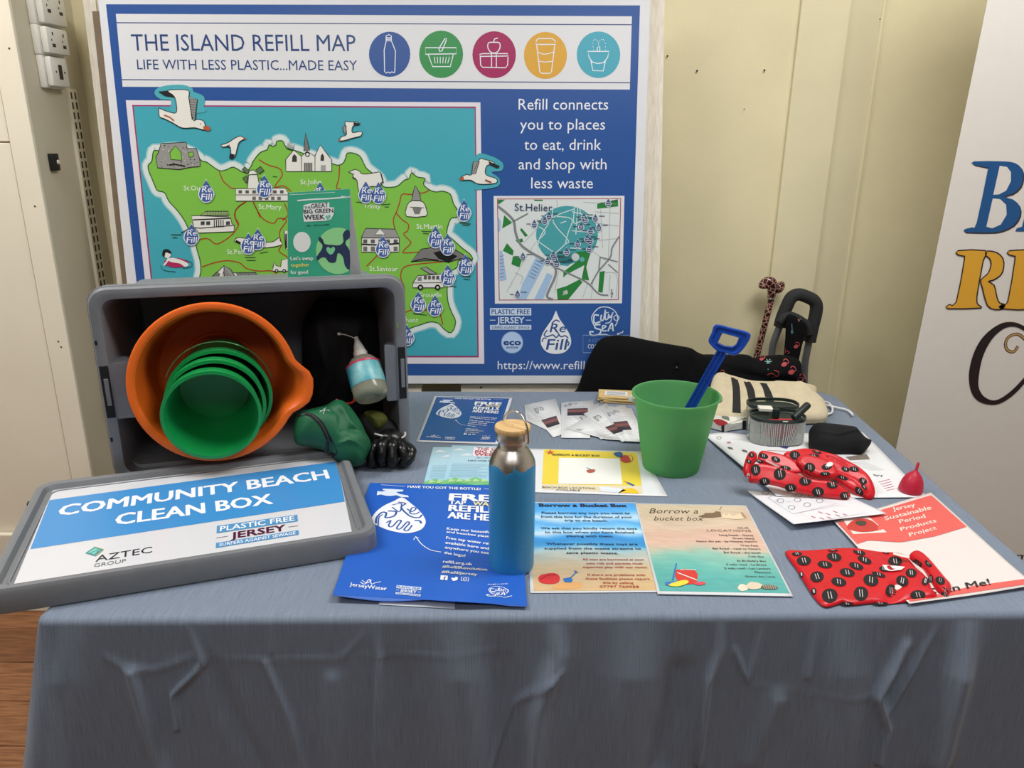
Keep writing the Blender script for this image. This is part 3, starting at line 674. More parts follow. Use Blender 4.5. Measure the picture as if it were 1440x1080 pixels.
# church
art(c4([(10, 470), (60, 410), (108, 450), (110, 545), (12, 545)])); art(c4([(108, 450), (145, 418), (195, 450), (195, 545), (110, 545)])); art(c4([(195, 445), (228, 378), (275, 440), (300, 470), (300, 545), (195, 545)]))
art(c4([(125, 415), (135, 300), (160, 410)]), (120, 120, 120)); B.fill(c4([(50, 485), (52, 450), (65, 435), (80, 452), (80, 485)]), (60, 60, 56), 14); B.fill(c4([(230, 478), (232, 445), (242, 432), (252, 448), (252, 478)]), (60, 60, 56), 14)
B.ring(c4(147, 438), 2.8, 1.2, INKB, L=14); B.fill(c4([(125, 490), (178, 490), (178, 545), (125, 545)]), (150, 150, 146), 14); B.fill(c4([(232, 505), (262, 505), (262, 545), (232, 545)]), (160, 160, 156), 14)
for k in range(5): ln(c4([(130 + k * 11, 490), (130 + k * 11, 545)]), .6, L=15)
# cow
art(c4([(405, 548), (430, 540), (450, 532), (478, 545), (490, 560), (540, 560), (600, 548), (615, 570), (625, 610), (610, 620), (612, 690), (590, 690), (580, 640), (520, 650), (500, 690), (480, 690), (465, 640), (460, 600), (440, 590), (432, 560)]), sm=2)
B.circ(c4(440, 562), .8, INKB, L=15, n=8); ln(c4([(612, 560), (622, 600), (626, 620)]), 1.6); ln(c4([(430, 585), (455, 588)]), 1)
# dome, castle, houses, van, train, plane
art(c4([(775, 830), (772, 780), (790, 740), (830, 728), (880, 740), (900, 790), (895, 828)]), sm=2); art(c4([(805, 730), (815, 680), (828, 635), (855, 680), (865, 732)]), (140, 140, 138)); ln(c4([(795, 770), (885, 775)])); B.fill(c4([(810, 775), (870, 775), (855, 815), (825, 815)]), (120, 120, 118), 14)
art(c4([(490, 960), (515, 905), (700, 910), (728, 968), (725, 1055), (490, 1055)])); art(c4([(490, 965), (515, 905), (700, 910), (728, 965)]), (150, 150, 148), 1, 14); art(c4([(575, 945), (605, 905), (640, 945)]), L=16)
ln(c4([(490, 1005), (600, 1010), (728, 1000)]), 2, L=16); 
for k in range(5): B.fill(c4([(500 + 48 * k, 975), (525 + 48 * k, 975), (525 + 48 * k, 998), (500 + 48 * k, 998)]), (90, 90, 90), 16); B.fill(c4([(500 + 48 * k, 1020), (525 + 48 * k, 1020), (525 + 48 * k, 1048), (500 + 48 * k, 1048)]), (110, 110, 110), 16)
art(c5([(740, 448), (800, 375), (900, 360), (1000, 380), (1100, 440), (1030, 430), (960, 450), (860, 440)]), (120, 120, 118)); B.fill(c5([(870, 395), (930, 380), (1010, 415), (960, 455), (900, 430)]), (28, 28, 32), 14); ln(c5([(740, 448), (820, 430), (900, 440)]), 1.5)
art(c5([(750, 600), (752, 570), (780, 530), (925, 520), (930, 600)])); art(c5([(795, 485), (830, 480), (890, 518), (850, 520)]), (150, 150, 150)); ln(c5([(755, 572), (930, 570)]))
for k in range(4): B.fill(c5([(815 + 24 * k, 530), (832 + 24 * k, 530), (832 + 24 * k, 552), (815 + 24 * k, 552)]), (90, 90, 90), 14)
B.fill(c5([(778, 560), (780, 540), (802, 535), (802, 560)]), (130, 130, 130), 14)
for x in (795, 895): B.circ(c5(x, 598), 4, INKB, L=15, n=16); B.circ(c5(x, 598), 1.8, (200, 200, 200), L=16, n=10)
art(c3([(565, 120), (840, 115), (858, 180), (875, 190), (870, 235), (620, 245), (580, 200)])); art(c3([(625, 120), (670, 88), (830, 88), (838, 130)]), (150, 176, 120)); ln(c3([(575, 150), (850, 138)]), 1.6); ln(c3([(490, 245), (560, 205), (630, 210), (870, 190)]), 1.2)
for x in (632, 672, 815): B.fill(c3([(x, 162), (x + 28, 160), (x + 28, 185), (x, 187)]), (70, 70, 70), 15)
for k in range(5): ln(c3([(730 + 16 * k, 150), (730 + 16 * k, 205)]), 1.2)
for k in range(8): ln(c3([(680 + 20 * k, 90), (680 + 20 * k, 112)]), .6, (70, 90, 50))
art(c3([(875, 300), (900, 278), (960, 285), (1100, 310), (1160, 305), (1200, 275), (1205, 300), (1220, 330), (1120, 350), (1000, 350), (900, 318)]), sm=2); ln(c3([(885, 300), (920, 318)]), 2.5)
art(c3([(1150, 520), (1155, 490), (1165, 450), (1175, 480), (1210, 490), (1215, 440), (1262, 430), (1262, 520)])); 
for x in (1180, 1235): B.circ(c3(x, 518), 2.6, INKB, L=15, n=12); B.circ(c3(x, 518), 1.2, (210, 210, 210), L=16, n=8)
art(c3([(1235, 230), (1262, 228), (1262, 360), (1245, 360)])); ln(c3([(1248, 250), (1250, 355)]), 2)
art(c3([(655, 632), (700, 570), (760, 520), (800, 480), (860, 530), (890, 535), (1030, 530), (1055, 580), (1055, 632)])); art(c3([(800, 480), (845, 505), (910, 600), (870, 632), (800, 560)]), (150, 150, 148), 1, 14); art(c3([(885, 532), (1025, 530), (1052, 580), (920, 595)]), (140, 140, 138), 1, 14)
art(c3([(655, 632), (705, 575), (745, 632)]), L=15); art(c3([(705, 570), (750, 525), (770, 540), (740, 600)]), (120, 120, 118), 1, 15)
for k in range(9): ln(c3([(900 + 15 * k, 536), (925 + 15 * k, 588)]), .6, L=16)
for k in range(6): ln(c3([(805 + 13 * k, 505 + 14 * k), (790 + 13 * k, 545 + 12 * k)]), .6, L=16)
for x in (790, 970, 1030): B.fill(c3([(x, 600), (x + 15, 598), (x + 15, 625), (x, 625)]), (80, 80, 78), 16)
B.circ(c3(700, 615), 2.2, (60, 60, 60), L=16, n=10)
# swimmer in a ring
B.fill(c3(crom([(370, 465), (375, 440), (440, 425), (510, 435), (545, 465), (500, 490), (420, 492)], 3, True)), (176, 44, 96), 12); ln(c3([(400, 425), (385, 455), (365, 480)]), 2.4, (230, 230, 226), 14)
B.fill(c3(crom([(385, 435), (430, 425), (490, 440), (545, 470), (520, 490), (480, 465), (420, 455)], 3, True)), (230, 230, 226), 13); B.circ(c3(390, 400), 5, (230, 230, 226), L=13); B.fill(c3(crom([(355, 410), (360, 370), (395, 362), (420, 385), (410, 395), (380, 385), (370, 415)], 3, True)), INKB, 14)
ln(c3([(340, 485), (370, 515), (450, 525)]), .8, (30, 80, 90), 12, 3); ln(c3([(500, 500), (560, 490), (565, 460), (520, 440)]), .8, (30, 80, 90), 12, 3)
# refill drops
DB = (66, 96, 160)
def drop(cx, ty, w, h, L=22, S=B, fine=True, c1=(232, 236, 244), c2_=DB):
    def dp(k):
        P = [(cx, ty - k), (cx + w * .18, ty + h * .2), (cx + w * .42 + k * .7, ty + h * .45), (cx + w * .5 + k, ty + h * .7), (cx + w * .3, ty + h * .94 + k * .8), (cx, ty + h + k), (cx - w * .3, ty + h * .94 + k * .8), (cx - w * .5 - k, ty + h * .7), (cx - w * .42 - k * .7, ty + h * .45), (cx - w * .18, ty + h * .2)]
        return [P[0]] + crom(P[1:], 3) + []
    S.fill(dp(1.3), c1, L); S.fill(dp(0), c2_, L + 1)
    if fine:
        S.text('Re', (cx - w * .30, ty + h * .56), (cx + w * .36, ty + h * .56), h * .27, c1, .01, .2, L + 2); S.text('Fill', (cx - w * .36, ty + h * .90), (cx + w * .36, ty + h * .90), h * .27, c1, .01, .2, L + 2)
        S.stroke([(cx - w * .05, ty + h * .25), (cx + w * .12, ty + h * .30)], 1, c1, L + 2)
for x, y, s in [(291, 253, 1), (372.5, 246, 1)]: drop(x, y, 20, 31)
for x, y in [c4(228, 612), c4(517, 607), c4(597, 612), c4(1137, 722), c4(957, 890), c4(1033, 937), c4(625, 950)]: drop(x, y, 18 if x > 640 else 19, 30)
for x, y in [c3(567, 180), c3(978, 245), c3(1045, 212), c3(1213, 558)]: drop(x, y, 19.5, 29)
for x, y in [c5(1058, 405), c5(955, 465), c5(783, 622), c5(880, 642), c5(715, 815), c5(668, 700)]: drop(x, y, 19.5, 29)
# tiny captions under the drops: small grey words as rough strokes
for a, b in [((241, 330), (256, 330)), ((243, 334), (250, 334)), ((366, 356), (377, 354)), ((345, 362), (360, 362)), ((347, 366), (360, 366)), ((501, 284), (510, 285)), ((537, 288), (549, 287)), ((541, 291), (547, 291)), ((646, 313), (662, 315)), ((650, 316), (660, 317)), ((593, 325), (610, 326)), ((595, 328), (603, 329)), ((650, 388), (662, 389)), ((652, 392), (661, 393)), ((631, 402), (642, 403)), ((581, 441), (600, 443)), ((533, 361), (546, 362)), ((384, 248), (390, 249))]:
    B.stroke([a, b], 1.1, (60, 84, 60), 12)
# town inset
c7 = Z(670, 260, 3.724)
B.fill(c7([(90, 58), (775, 57), (762, 620), (97, 622)]), WHT, 3); B.fill(c7([(108, 72), (757, 70), (745, 603), (118, 605)]), (168, 40, 66), 4); B.fill(c7([(112, 76), (753, 74), (741, 599), (122, 601)]), (214, 222, 222), 5)
GR2 = (46, 128, 64); PB = (160, 190, 222)
B.circ(c7(474, 262), 162 / 3.724, (74, 158, 166), 152 / 3.724, L=6)
B.fill(c7([(415, 370), (560, 350), (480, 425), (430, 420)]), (74, 158, 166), 6)
for P, c in [([(112, 78), (150, 78), (114, 104)], GR2), ([(145, 158), (187, 198), (135, 228)], GR2), ([(160, 305), (195, 345), (190, 370), (138, 345)], GR2), ([(192, 372), (240, 385), (225, 432), (183, 415)], GR2), ([(632, 100), (740, 75), (742, 112), (632, 125)], GR2), ([(300, 77), (345, 77), (350, 84), (305, 84)], GR2),
             ([(520, 350), (600, 345), (575, 430), (590, 500), (550, 495), (565, 420), (470, 470), (455, 485), (455, 455), (540, 390)], GR2), ([(540, 495), (555, 510), (480, 600), (425, 600), (420, 545), (470, 530)], GR2), ([(645, 455), (672, 450), (660, 565), (637, 560)], GR2),
             ([(455, 555), (475, 550), (480, 570), (450, 580)], (214, 222, 222)), ([(310, 380), (365, 400), (260, 600), (215, 600), (240, 520)], PB), ([(370, 460), (400, 475), (350, 598), (302, 598)], PB), ([(120, 345), (135, 345), (158, 495), (123, 505)], PB), ([(114, 170), (128, 190), (125, 240), (116, 250)], PB), ([(205, 290), (240, 280), (245, 298), (215, 302)], GR2), ([(235, 225), (270, 265), (255, 272), (228, 235)], GR2)]:
    B.fill(c7(P), c, 7)
def st(P, w, c=(128, 132, 136), L=8): B.stroke(crom(c7(P), 4), w, c, L)
st([(112, 112), (160, 150), (195, 190), (205, 250), (230, 310), (280, 350), (350, 390), (410, 430), (412, 480), (385, 540), (370, 585), (400, 600)], 3.4); st([(195, 190), (270, 150)], 2); st([(410, 430), (540, 490), (590, 520), (640, 570), (690, 578)], 2.2); st([(747, 270), (710, 330), (700, 380), (640, 450), (600, 520)], 2.2); st([(648, 375), (640, 450)], 1.8); st([(648, 378), (740, 403)], 1.6); st([(690, 415), (740, 460)], 1.6)
W2 = (200, 222, 222)
for P in ([(365, 205), (420, 160), (515, 125)], [(400, 115), (405, 200), (480, 290), (465, 310), (400, 370)], [(420, 165), (500, 180), (480, 250), (465, 310)], [(515, 110), (510, 200), (560, 180)], [(315, 290), (400, 350)], [(330, 220), (360, 245), (335, 280)], [(530, 120), (520, 260)], [(320, 350), (330, 280), (380, 200)], [(500, 240), (620, 250)], [(440, 200), (470, 190)], [(500, 140), (620, 170)], [(490, 330), (560, 335)], [(540, 120), (545, 150)]): st(P, 1.3, W2, 7)
for P in ([(560, 90), (740, 100)], [(650, 130), (660, 330)], [(700, 110), (690, 400)], [(620, 200), (745, 215)], [(600, 340), (680, 400)], [(640, 290), (745, 280)], [(420, 80), (425, 120)], [(160, 560), (230, 430), (310, 300)], [(200, 460), (240, 480), (230, 520)], [(555, 595), (580, 520)], [(670, 460), (735, 470), (730, 590)], [(700, 470), (695, 560)], [(430, 450), (410, 560)], [(620, 140), (745, 150)], [(250, 300), (330, 215)], [(610, 510), (600, 595)]): st(P, .8, (176, 182, 184), 7)
for k in range(6): st([(298 + k * -8 + 16, 395 + k * 16), (345 - k * 8, 412 + k * 16)], .7, (70, 90, 120), 9)
for k in range(7): st([(122, 375 + k * 18), (145, 370 + k * 18)], .6, (90, 110, 140), 9)
B.circ(c7(518, 378), 5.5, (196, 204, 206), L=9); B.circ(c7(553, 390), 3.4, (96, 170, 170), L=9)
B.text('St.Helier', c7(200, 135), c7(397, 138), 10, (44, 64, 104), L=12)
for x, y in [(303, 182), (357, 165), (380, 140), (562, 145), (622, 152), (548, 195), (640, 200), (597, 218), (580, 260), (530, 285), (590, 312), (472, 328), (402, 345), (372, 375), (420, 390), (243, 352), (690, 72), (215, 550), (570, 160), (596, 270), (410, 365)]:
    X, Y = c7(x, y); drop(X, Y, 6.5, 11, 13, fine=False, c1=(206, 214, 224), c2_=(70, 88, 128)); B.stroke([(X - 2, Y + 5.5), (X + 2, Y + 6)], .8, (210, 218, 228), 15); B.stroke([(X - 2, Y + 8.5), (X + 2, Y + 8.2)], .8, (210, 218, 228), 15)
    B.stroke([(X + 5, Y + 3), (X + 13, Y + 3)], .9, (70, 76, 84), 12); B.stroke([(X - 11, Y + 6), (X - 5, Y + 6)], .9, (70, 76, 84), 12)
B.text('N', c7(703, 575), c7(714, 575), 3.6, INKB, .02, L=12); B.stroke(c7([(708, 545), (708, 558)]), 1, INKB, 12); B.stroke(c7([(708, 578), (708, 590)]), 1, INKB, 12)
# logos along the bottom
LB = (196, 214, 236)
def pfj(S, q, cb, ct, cj, L=5):
    S.quad(q, cb, 0, 0, 1, .34, 2, L); S.qtext(q, 'PLASTIC FREE', .04, .96, .28, .22, ct, .02, L=L + 1)
    S.qtext(q, 'JERSEY', .17, .83, .70, .28, cj, .03, L=L + 1); S.stroke([q(0.0, .56), q(.13, .56)], 1, cj, L + 1); S.stroke([q(.87, .56), q(1, .56)], 1, cj, L + 1)
    S.quad(q, cb, 0, .78, 1, 1, 2, L); S.qtext(q, 'SURFERS AGAINST SEWAGE', .04, .96, .96, .13, ct, .01, L=L + 1)
pfj(B, hom(*c7([(71, 645), (287, 645), (287, 758), (71, 758)])), LB, (40, 74, 130), LB)
B.circ(c7(187, 825), 58 / 3.724, (124, 158, 204), L=5); B.circ(c7(187, 825), 54 / 3.724, (176, 200, 232), L=6); B.text('eco', c7(143, 838), c7(231, 838), 8, (34, 66, 124), .04, L=7); B.text('active', c7(156, 856), c7(218, 856), 3.6, (34, 66, 124), .02, L=7)
def bigdrop(S, q, wh, bl_, L=5, half=False):
    P = [(.5, 0), (.62, .20), (.80, .38), (.96, .58), (.98, .78), (.80, .95), (.5, 1), (.2, .95), (.02, .78), (.04, .58), (.20, .38), (.38, .20)]
    S.fill([q(*P[0])] + crom([q(*p) for p in P[1:]], 4), wh, L)
    S.qtext(q, 'Re', .30, .80, .50, .20, bl_, .012, .25, L + 1); S.qtext(q, 'Fill', .18, .82, .90, .24, bl_, .012, .2, L + 1)
    for C_ in ([(.36, .3), (.5, .22), (.62, .26)], [(.22, .45), (.12, .56), (.22, .60), (.4, .56), (.5, .62), (.6, .56)], [(.55, .5), (.66, .6), (.80, .58), (.9, .64)], [(.82, .70), (.92, .74), (.88, .82)], [(.05, .72), (.10, .64), (.2, .64)]):
        S.stroke(crom([q(*p) for p in C_], 5), 1.8, bl_, L + 1)
bigdrop(B, hom(*c7([(335, 658), (497, 658), (497, 885), (335, 885)])), (226, 230, 236), (50, 84, 140))
def citysea(S, q, c, L=5, w=1.3):
    def k(P, ww=w): S.stroke(crom([q(*p) for p in P], 5), ww, c, L)
    k([(.14, .62), (.08, .35), (.3, .06), (.6, .04), (.82, .2), (.88, .45), (.8, .65)]); k([(.3, .3), (.16, .3), (.16, .55), (.35, .5)], w * 1.6); k([(.38, .28), (.36, .44), (.44, .44), (.5, .12), (.5, .42), (.58, .4), (.6, .26), (.64, .38), (.74, .2)], w * 1.4); k([(.48, .24), (.6, .2)])
    k([(.72, .22), (.66, .5), (.5, .56)], w); k([(.35, .6), (.18, .62), (.2, .72), (.36, .78), (.3, .92), (.08, .95), (.02, .84), (.14, .84)], w * 1.6); k([(.42, .74), (.52, .66), (.42, .64), (.42, .8), (.55, .8)], w * 1.4); k([(.58, .82), (.7, .55), (.74, .82)], w * 1.6); k([(.6, .72), (.74, .72)]); k([(.2, .95), (.5, .92), (.75, 1.0), (.98, .86)]); k([(.85, .9), (1.02, .86), (1.04, .8)])
    S.ring(q(.84, .38), (q(.92, .38)[0] - q(.84, .38)[0]), w * .9, c, L=L)
citysea(B, hom(*c7([(590, 635), (760, 635), (760, 795), (590, 795)])), (206, 220, 238))
B.stroke(c7([(558, 787), (800, 787), (800, 878), (558, 878)]), 1, (130, 160, 206), 5, True); B.text('A CITY', c7(585, 822), c7(650, 822), 4.5, (110, 142, 190), L=5); B.text('COAST', c7(583, 856), c7(655, 856), 5.8, (206, 220, 238), .02, L=5)
B.text('https://www.refill', c7(111, 965), c7(566, 965), 11.5, (218, 226, 240), L=4)
B.out('map_print', board, INK_GLOSS)

# ------------------------------------------------------------------ roll-up banner at the right
YB = 1.95
S = Sheet((0, YB, TZ), (1, 0, 0), (0, 0, 1), eps=.0003)
x0 = hy(1389, 0, YB); x1_ = hy(1262, 622, YB)
ban = thing('rollup_banner', 'off-white roll-up banner with big blue, gold and black letters right of the table', 'banner', (1.45, YB, 0))
zt_, zb_ = 2.05, 0.1
sl = (x0.x - x1_.x) / (x0.z - x1_.z); xb = lambda z: x1_.x + (z - x1_.z) * sl
g = G(); g.prism([(xb(zb_), YB, zb_), (xb(zb_) + .85, YB, zb_), (xb(zt_) + .85, YB, zt_), (xb(zt_), YB, zt_)], (0, 0.0012, 0)); g.out('printed_sheet', mat('banner_vinyl', (224, 220, 214), 0.35, var=.01), ban)
g = G(); g.box((xb(0) - .01, YB - .09, 0), (xb(0) + .87, YB + .09, 0.1), bev=.02); g.out('base', mat('aluminium', (170, 170, 172), .35, .8), ban, True)
g = G(); g.box((xb(zt_) - .005, YB - .012, zt_ - .01), (xb(zt_) + .855, YB + .014, zt_ + .02), bev=.004); g.out('top_rail', mat('aluminium', (170, 170, 172), .35, .8), ban, True)
g = G(); g.tube([(xb(.1) + .42, YB + .03, .08), (xb(zt_) + .42, YB + .03, zt_)], .009); g.out('support_pole', mat('aluminium', (170, 170, 172), .35, .8), ban, True)
a6 = Z(900, 0, 2.667); a5 = Z(1240, 180, 1.8); VC = (224, 220, 214)
Bo = [(1252, 605), (1360, 605), (1405, 611), (1430, 632), (1436, 665), (1425, 702), (1395, 727), (1362, 737), (1398, 748), (1422, 772), (1424, 808), (1400, 845), (1350, 868), (1300, 872), (1218, 870), (1220, 858), (1246, 852), (1262, 835), (1302, 645), (1300, 628), (1252, 618)]
B1 = [(1348, 622), (1375, 626), (1390, 645), (1390, 680), (1372, 715), (1345, 729), (1324, 730)]; B2 = [(1322, 744), (1350, 747), (1372, 768), (1374, 805), (1352, 842), (1320, 856), (1298, 850)]
def off(P, dx, dy): return [(x + dx, y + dy) for x, y in P]
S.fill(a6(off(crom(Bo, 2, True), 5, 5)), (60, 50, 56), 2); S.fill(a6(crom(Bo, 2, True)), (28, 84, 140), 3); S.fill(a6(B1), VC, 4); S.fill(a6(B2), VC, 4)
for P in ([(1407, 868), (1412, 856), (1432, 850), (1470, 700), (1500, 700), (1465, 868)],): S.fill(a6(P), (28, 84, 140), 3)
St = [(192, 310), (262, 310), (256, 335), (240, 425), (243, 447), (250, 455), (166, 457), (170, 446), (188, 440), (208, 335), (206, 324), (192, 321)]
Bw = [(266, 311), (290, 315), (306, 330), (308, 352), (300, 372), (280, 385), (268, 388), (284, 398), (290, 425), (297, 442), (310, 446), (306, 457), (285, 459), (266, 448), (254, 405), (250, 384), (268, 368), (276, 345), (272, 330), (262, 322)]
E1 = [(322, 310), (400, 310), (400, 335), (372, 380), (395, 420), (390, 457), (300, 457), (304, 446), (318, 440), (336, 335), (334, 324), (322, 321)]
for P in (St, Bw, E1):
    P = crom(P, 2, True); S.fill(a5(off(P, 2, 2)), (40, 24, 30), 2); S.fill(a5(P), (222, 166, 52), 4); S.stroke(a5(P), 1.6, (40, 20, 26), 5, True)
Cc = [(344, 552), (334, 566), (318, 562), (313, 545), (322, 528), (345, 522), (368, 540)]; Ca = [(368, 512), (335, 496), (300, 500), (265, 530), (238, 575), (226, 625), (232, 665), (255, 690), (290, 693), (330, 670), (368, 630)]
S.stroke(a5(crom(Cc, 6)), 4.2, (34, 22, 26), 2); S.stroke(a5(crom(Cc, 6)), 2.2, (190, 150, 90), 3)
S.stroke(a5(crom(Ca, 6)), 5.5, (180, 140, 90), 2)
Cin = crom(Ca, 6); Co = crom([(368, 505), (335, 492), (298, 496), (258, 526), (232, 570), (220, 625), (228, 672), (252, 695), (292, 699), (332, 676), (368, 638)], 6)
Ci = crom([(368, 518), (338, 503), (308, 508), (278, 535), (255, 580), (245, 630), (246, 660), (262, 682), (290, 688), (328, 664), (368, 622)], 6)
S.fill(a5(Co + Ci[::-1]), (34, 22, 26), 4)
S.text('com', (1404, 787), (1444, 787), 11, (40, 40, 44), L=3); S.text('.', (1398, 787), (1401, 787), 3, (40, 40, 44), L=3)
S.out('banner_print', ban, INK)
# ------------------------------------------------------------------ grey crate on its side
M_gr = mat('grey_plastic', (118, 121, 126), 0.42, var=0.03, nscale=40, bump=0.05, bscale=600)
M_grd = mat('grey_plastic_inner', (104, 108, 114), 0.5, var=0.03)
M_blk = mat('black_gap', (14, 15, 18), 0.7)
def rrect(x0, x1, z0, z1, r, n=5):
    P = []
    for cx_, cz_, a0 in ((x1 - r, z0 + r, -90), (x1 - r, z1 - r, 0), (x0 + r, z1 - r, 90), (x0 + r, z0 + r, 180)):
        for i in range(n + 1):
            a = math.radians(a0 + 90 * i / n); P.append((cx_ + r * math.cos(a), cz_ + r * math.sin(a)))
    return P
A_ = hz(163, 683); B_ = hz(577, 640); W_ = (B_ - A_).length; yaw = math.atan2(B_.y - A_.y, B_.x - A_.x)
MC = frame(A_, yaw); MCi = MC.inverted()
def on_crate(px, py, yl=0.0):
    """picture point -> crate-local point on the plane y = yl"""
    o = MCi @ CAM; d = MCi.to_3x3() @ ray(px, py); return o + d * ((yl - o.y) / d.y)
HC = on_crate(330, 398).z
crate = thing('storage_crate', 'grey plastic storage crate lying on its side with its open mouth towards the front', 'crate', tuple(A_ + (B_ - A_) * .5))
def cring(i, y, r=.035): return [MC @ Vector((x, y, z)) for x, z in rrect(i, W_ - i, i * .55 if i > .022 else i, HC - i, max(.006, r - i * .4))]
def crate_rings(lst): return [cring(i, y) for i, y in lst]
g = G(); DC = .30
g.loft(crate_rings([(.040, DC), (.036, DC - .004), (.022, .045), (.018, .043), (.0, .040), (.0, .006), (.003, .001), (.008, 0), (.016, 0), (.021, .002), (.023, .008), (.028, .06), (.043, DC - .012), (.046, DC - .008)]), True, True, True)
g.out('shell', M_gr, crate, 30)
g = G(); g.loft([cring(.0015, .010), cring(-.0022, .012), cring(-.0022, .016), cring(.0015, .018)], True, False, False); g.out('rim_ridge', M_gr, crate, True)
def handle(side):
    xa = on_crate(163, 512) if side < 0 else on_crate(556, 487); xb_ = on_crate(165, 590) if side < 0 else on_crate(556, 564)
    z0, z1 = xb_.z, xa.z
    if side < 0: xo, xi = .020, on_crate(193, 550, .02).x
    else: xo, xi = W_ - .020, on_crate(542, 540, .02).x
    g = G(); lo, hi = min(xo, xi), max(xo, xi)
    V = []
    for y, k in ((.004, 0), (.02, 0), (.04, .006), (.055, .014)):
        xx = xi - side * -1 * 0 ; s_ = -side
        xin = xi + (side * k)
        a, b = (xo, xin) if side < 0 else (xin, xo)
        V.append([MC @ Vector((x, y, z)) for x, z in rrect(min(a, b), max(a, b), z0 - (0 if k == 0 else 0), z1, .004, 2)])
    g.loft(V, True, True, True); hh = g.out('handle_housing', M_gr, crate, True)
    g = G(); sx0 = .004 if side < 0 else W_ - .019
    g.box((sx0, -.0012, z0 + .004), (sx0 + .016, .006, z1 - .002), MC, bev=.002); g.out('handle_slot', M_blk, hh)
    g = G(); g.box((sx0 + .005, -.0024, z0 + .03), (sx0 + .013, .002, z1 - .028), MC, bev=.001); g.out('handle_grip', M_gr, hh)
handle(-1); handle(1)
g = G()
for x, z in [(on_crate(139, 482).x, on_crate(139, 482).z), (on_crate(160, 618).x, on_crate(160, 618).z)]: g.box((.004, -.001, z - .004), (.008, .003, z + .004), MC)
g.out('rim_notches', M_blk, crate)
g = G(); p = on_crate(559, 458); g.box((p.x - .0015, -.0008, p.z - .006), (p.x + .0015, .002, p.z + .006), MC); g.out('green_mark', mat('green_ink', (120, 160, 50), .6), crate)
g = G(); g.loft([[MC @ Vector((x, y, z)) for x, z in rrect(.13, W_ - .13, .08, HC - .08, .02)] for y in (DC - .016, DC - .013)], True, True, True); g.out('base_panel', M_grd, crate)

# ---- orange tub lying in the crate, green buckets inside
def dirc(x, y, z): return (MC.to_3x3() @ Vector((x, y, z))).normalized()
M_or = mat('orange_plastic', (228, 102, 28), 0.42, var=0.03, nscale=30, trans=0.0)
M_gb = mat('green_plastic', (22, 150, 76), 0.33, var=0.04, nscale=30)
oc = on_crate(302, 539, -.035); oc = MC @ oc
ax = (dirc(0.03, -1, .13)); ax2 = -ax
tub = thing('orange_tub', 'large orange plastic tub with a pouring lip lying in the grey crate', 'tub', tuple(oc + Vector((0, .1, -.17))))
n = 72; e1 = (Vector((1, 0, 0)) - ax * ax.x).normalized(); e2 = ax.cross(e1) * -1
if e2.z < 0: e2 = -e2
def tubring(r, dp, sp=0.0):
    P = []
    for j in range(n):
        a = 2 * math.pi * j / n; rr_ = r
        aa = (a + math.pi) % (2 * math.pi) - math.pi + math.radians(6)
        rr_ += sp * 1.25 * math.exp(-(aa / .27) ** 4)
        P.append(oc - ax * dp + e1 * (rr_ * math.cos(a)) + e2 * (rr_ * math.sin(a)))
    return P
R0 = .157
g = G(); g.loft([tubring(r, d_, s_) for r, d_, s_ in [(.10, .20, 0), (.118, .20, 0), (.124, .19, 0), (R0 - .012, .03, .016), (R0 - .010, .022, .018), (R0 + .001, .02, .022), (R0 + .002, .004, .024), (R0, 0, .024), (R0 - .004, -.001, .024), (R0 - .010, 0, .022), (R0 - .014, .004, .020), (R0 - .018, .02, .014), (.128, .182, 0), (.12, .19, 0), (.08, .193, 0)]], True, True, True)
g.out('body', M_or, tub, 30)
g = G(); g.loft([tubring(r, d_) for r, d_ in [(.072, .1928), (.074, .190), (.080, .190), (.082, .1928)]], True, False, False); g.out('base_ridge', M_or, tub, True)
def bucket_lathe(o, a, r0, r1, h, t=.0025, flare=.004):
    """o = rim centre, a = axis from the bottom to the opening"""
    return [(0.001, -h), (r1 - .004, -h), (r1, -h + .004), (r0 - .004, -.034), (r0 - .0035, -.033), (r0, -.032), (r0, -.029), (r0 - .003, -.028), (r0 - .002, -.018), (r0 + .001, -.017), (r0 + .001, -.014), (r0 - .001, -.013), (r0, -.004), (r0 + flare, -.003), (r0 + flare, 0), (r0 - t, 0.0005), (r0 - t - .003, -.01), (r1 - t, -h + .006), (.001, -h + .003)]
gax = dirc(.02, -1, -.06)
def gbucket(px, py, yl, r, lab, han):
    c = MC @ on_crate(px, py, yl)
    t = thing('green_bucket', lab, 'bucket', tuple(c - gax * .1), 'green buckets nested in the orange tub')
    g = G(); g.lathe(bucket_lathe(c, gax, r, r * .80, .155), c, gax, 64); g.out('body', M_gb, t, 30)
    if han:
        a1_ = (Vector((1, 0, 0)) - gax * gax.x).normalized(); b1 = gax.cross(a1_); b1 = b1 if b1.z > 0 else -b1; P = []
        for i in range(25):
            q = math.radians(12 + i * 6.0); P.append(c - gax * (.03 + .0 * math.sin(q)) + a1_ * ((r + .008) * math.cos(q) * 1.0) + b1 * ((r + .012) * math.sin(q)))
        g = G(); g.tube(P, .0012, 6); g.out('wire_handle', mat('handle_wire', (120, 190, 130), .3, .6), t, True)
    return t
gbucket(309, 560, -.01, .098, 'rearmost green plastic bucket nested in the orange tub, with a wire handle', True)
gbucket(303, 571, -.05, .0915, 'middle green plastic bucket of the nested buckets in the orange tub', False)
gbucket(298, 585, -.085, .088, 'front green plastic bucket of the nested ones, its round mouth facing forward', False)

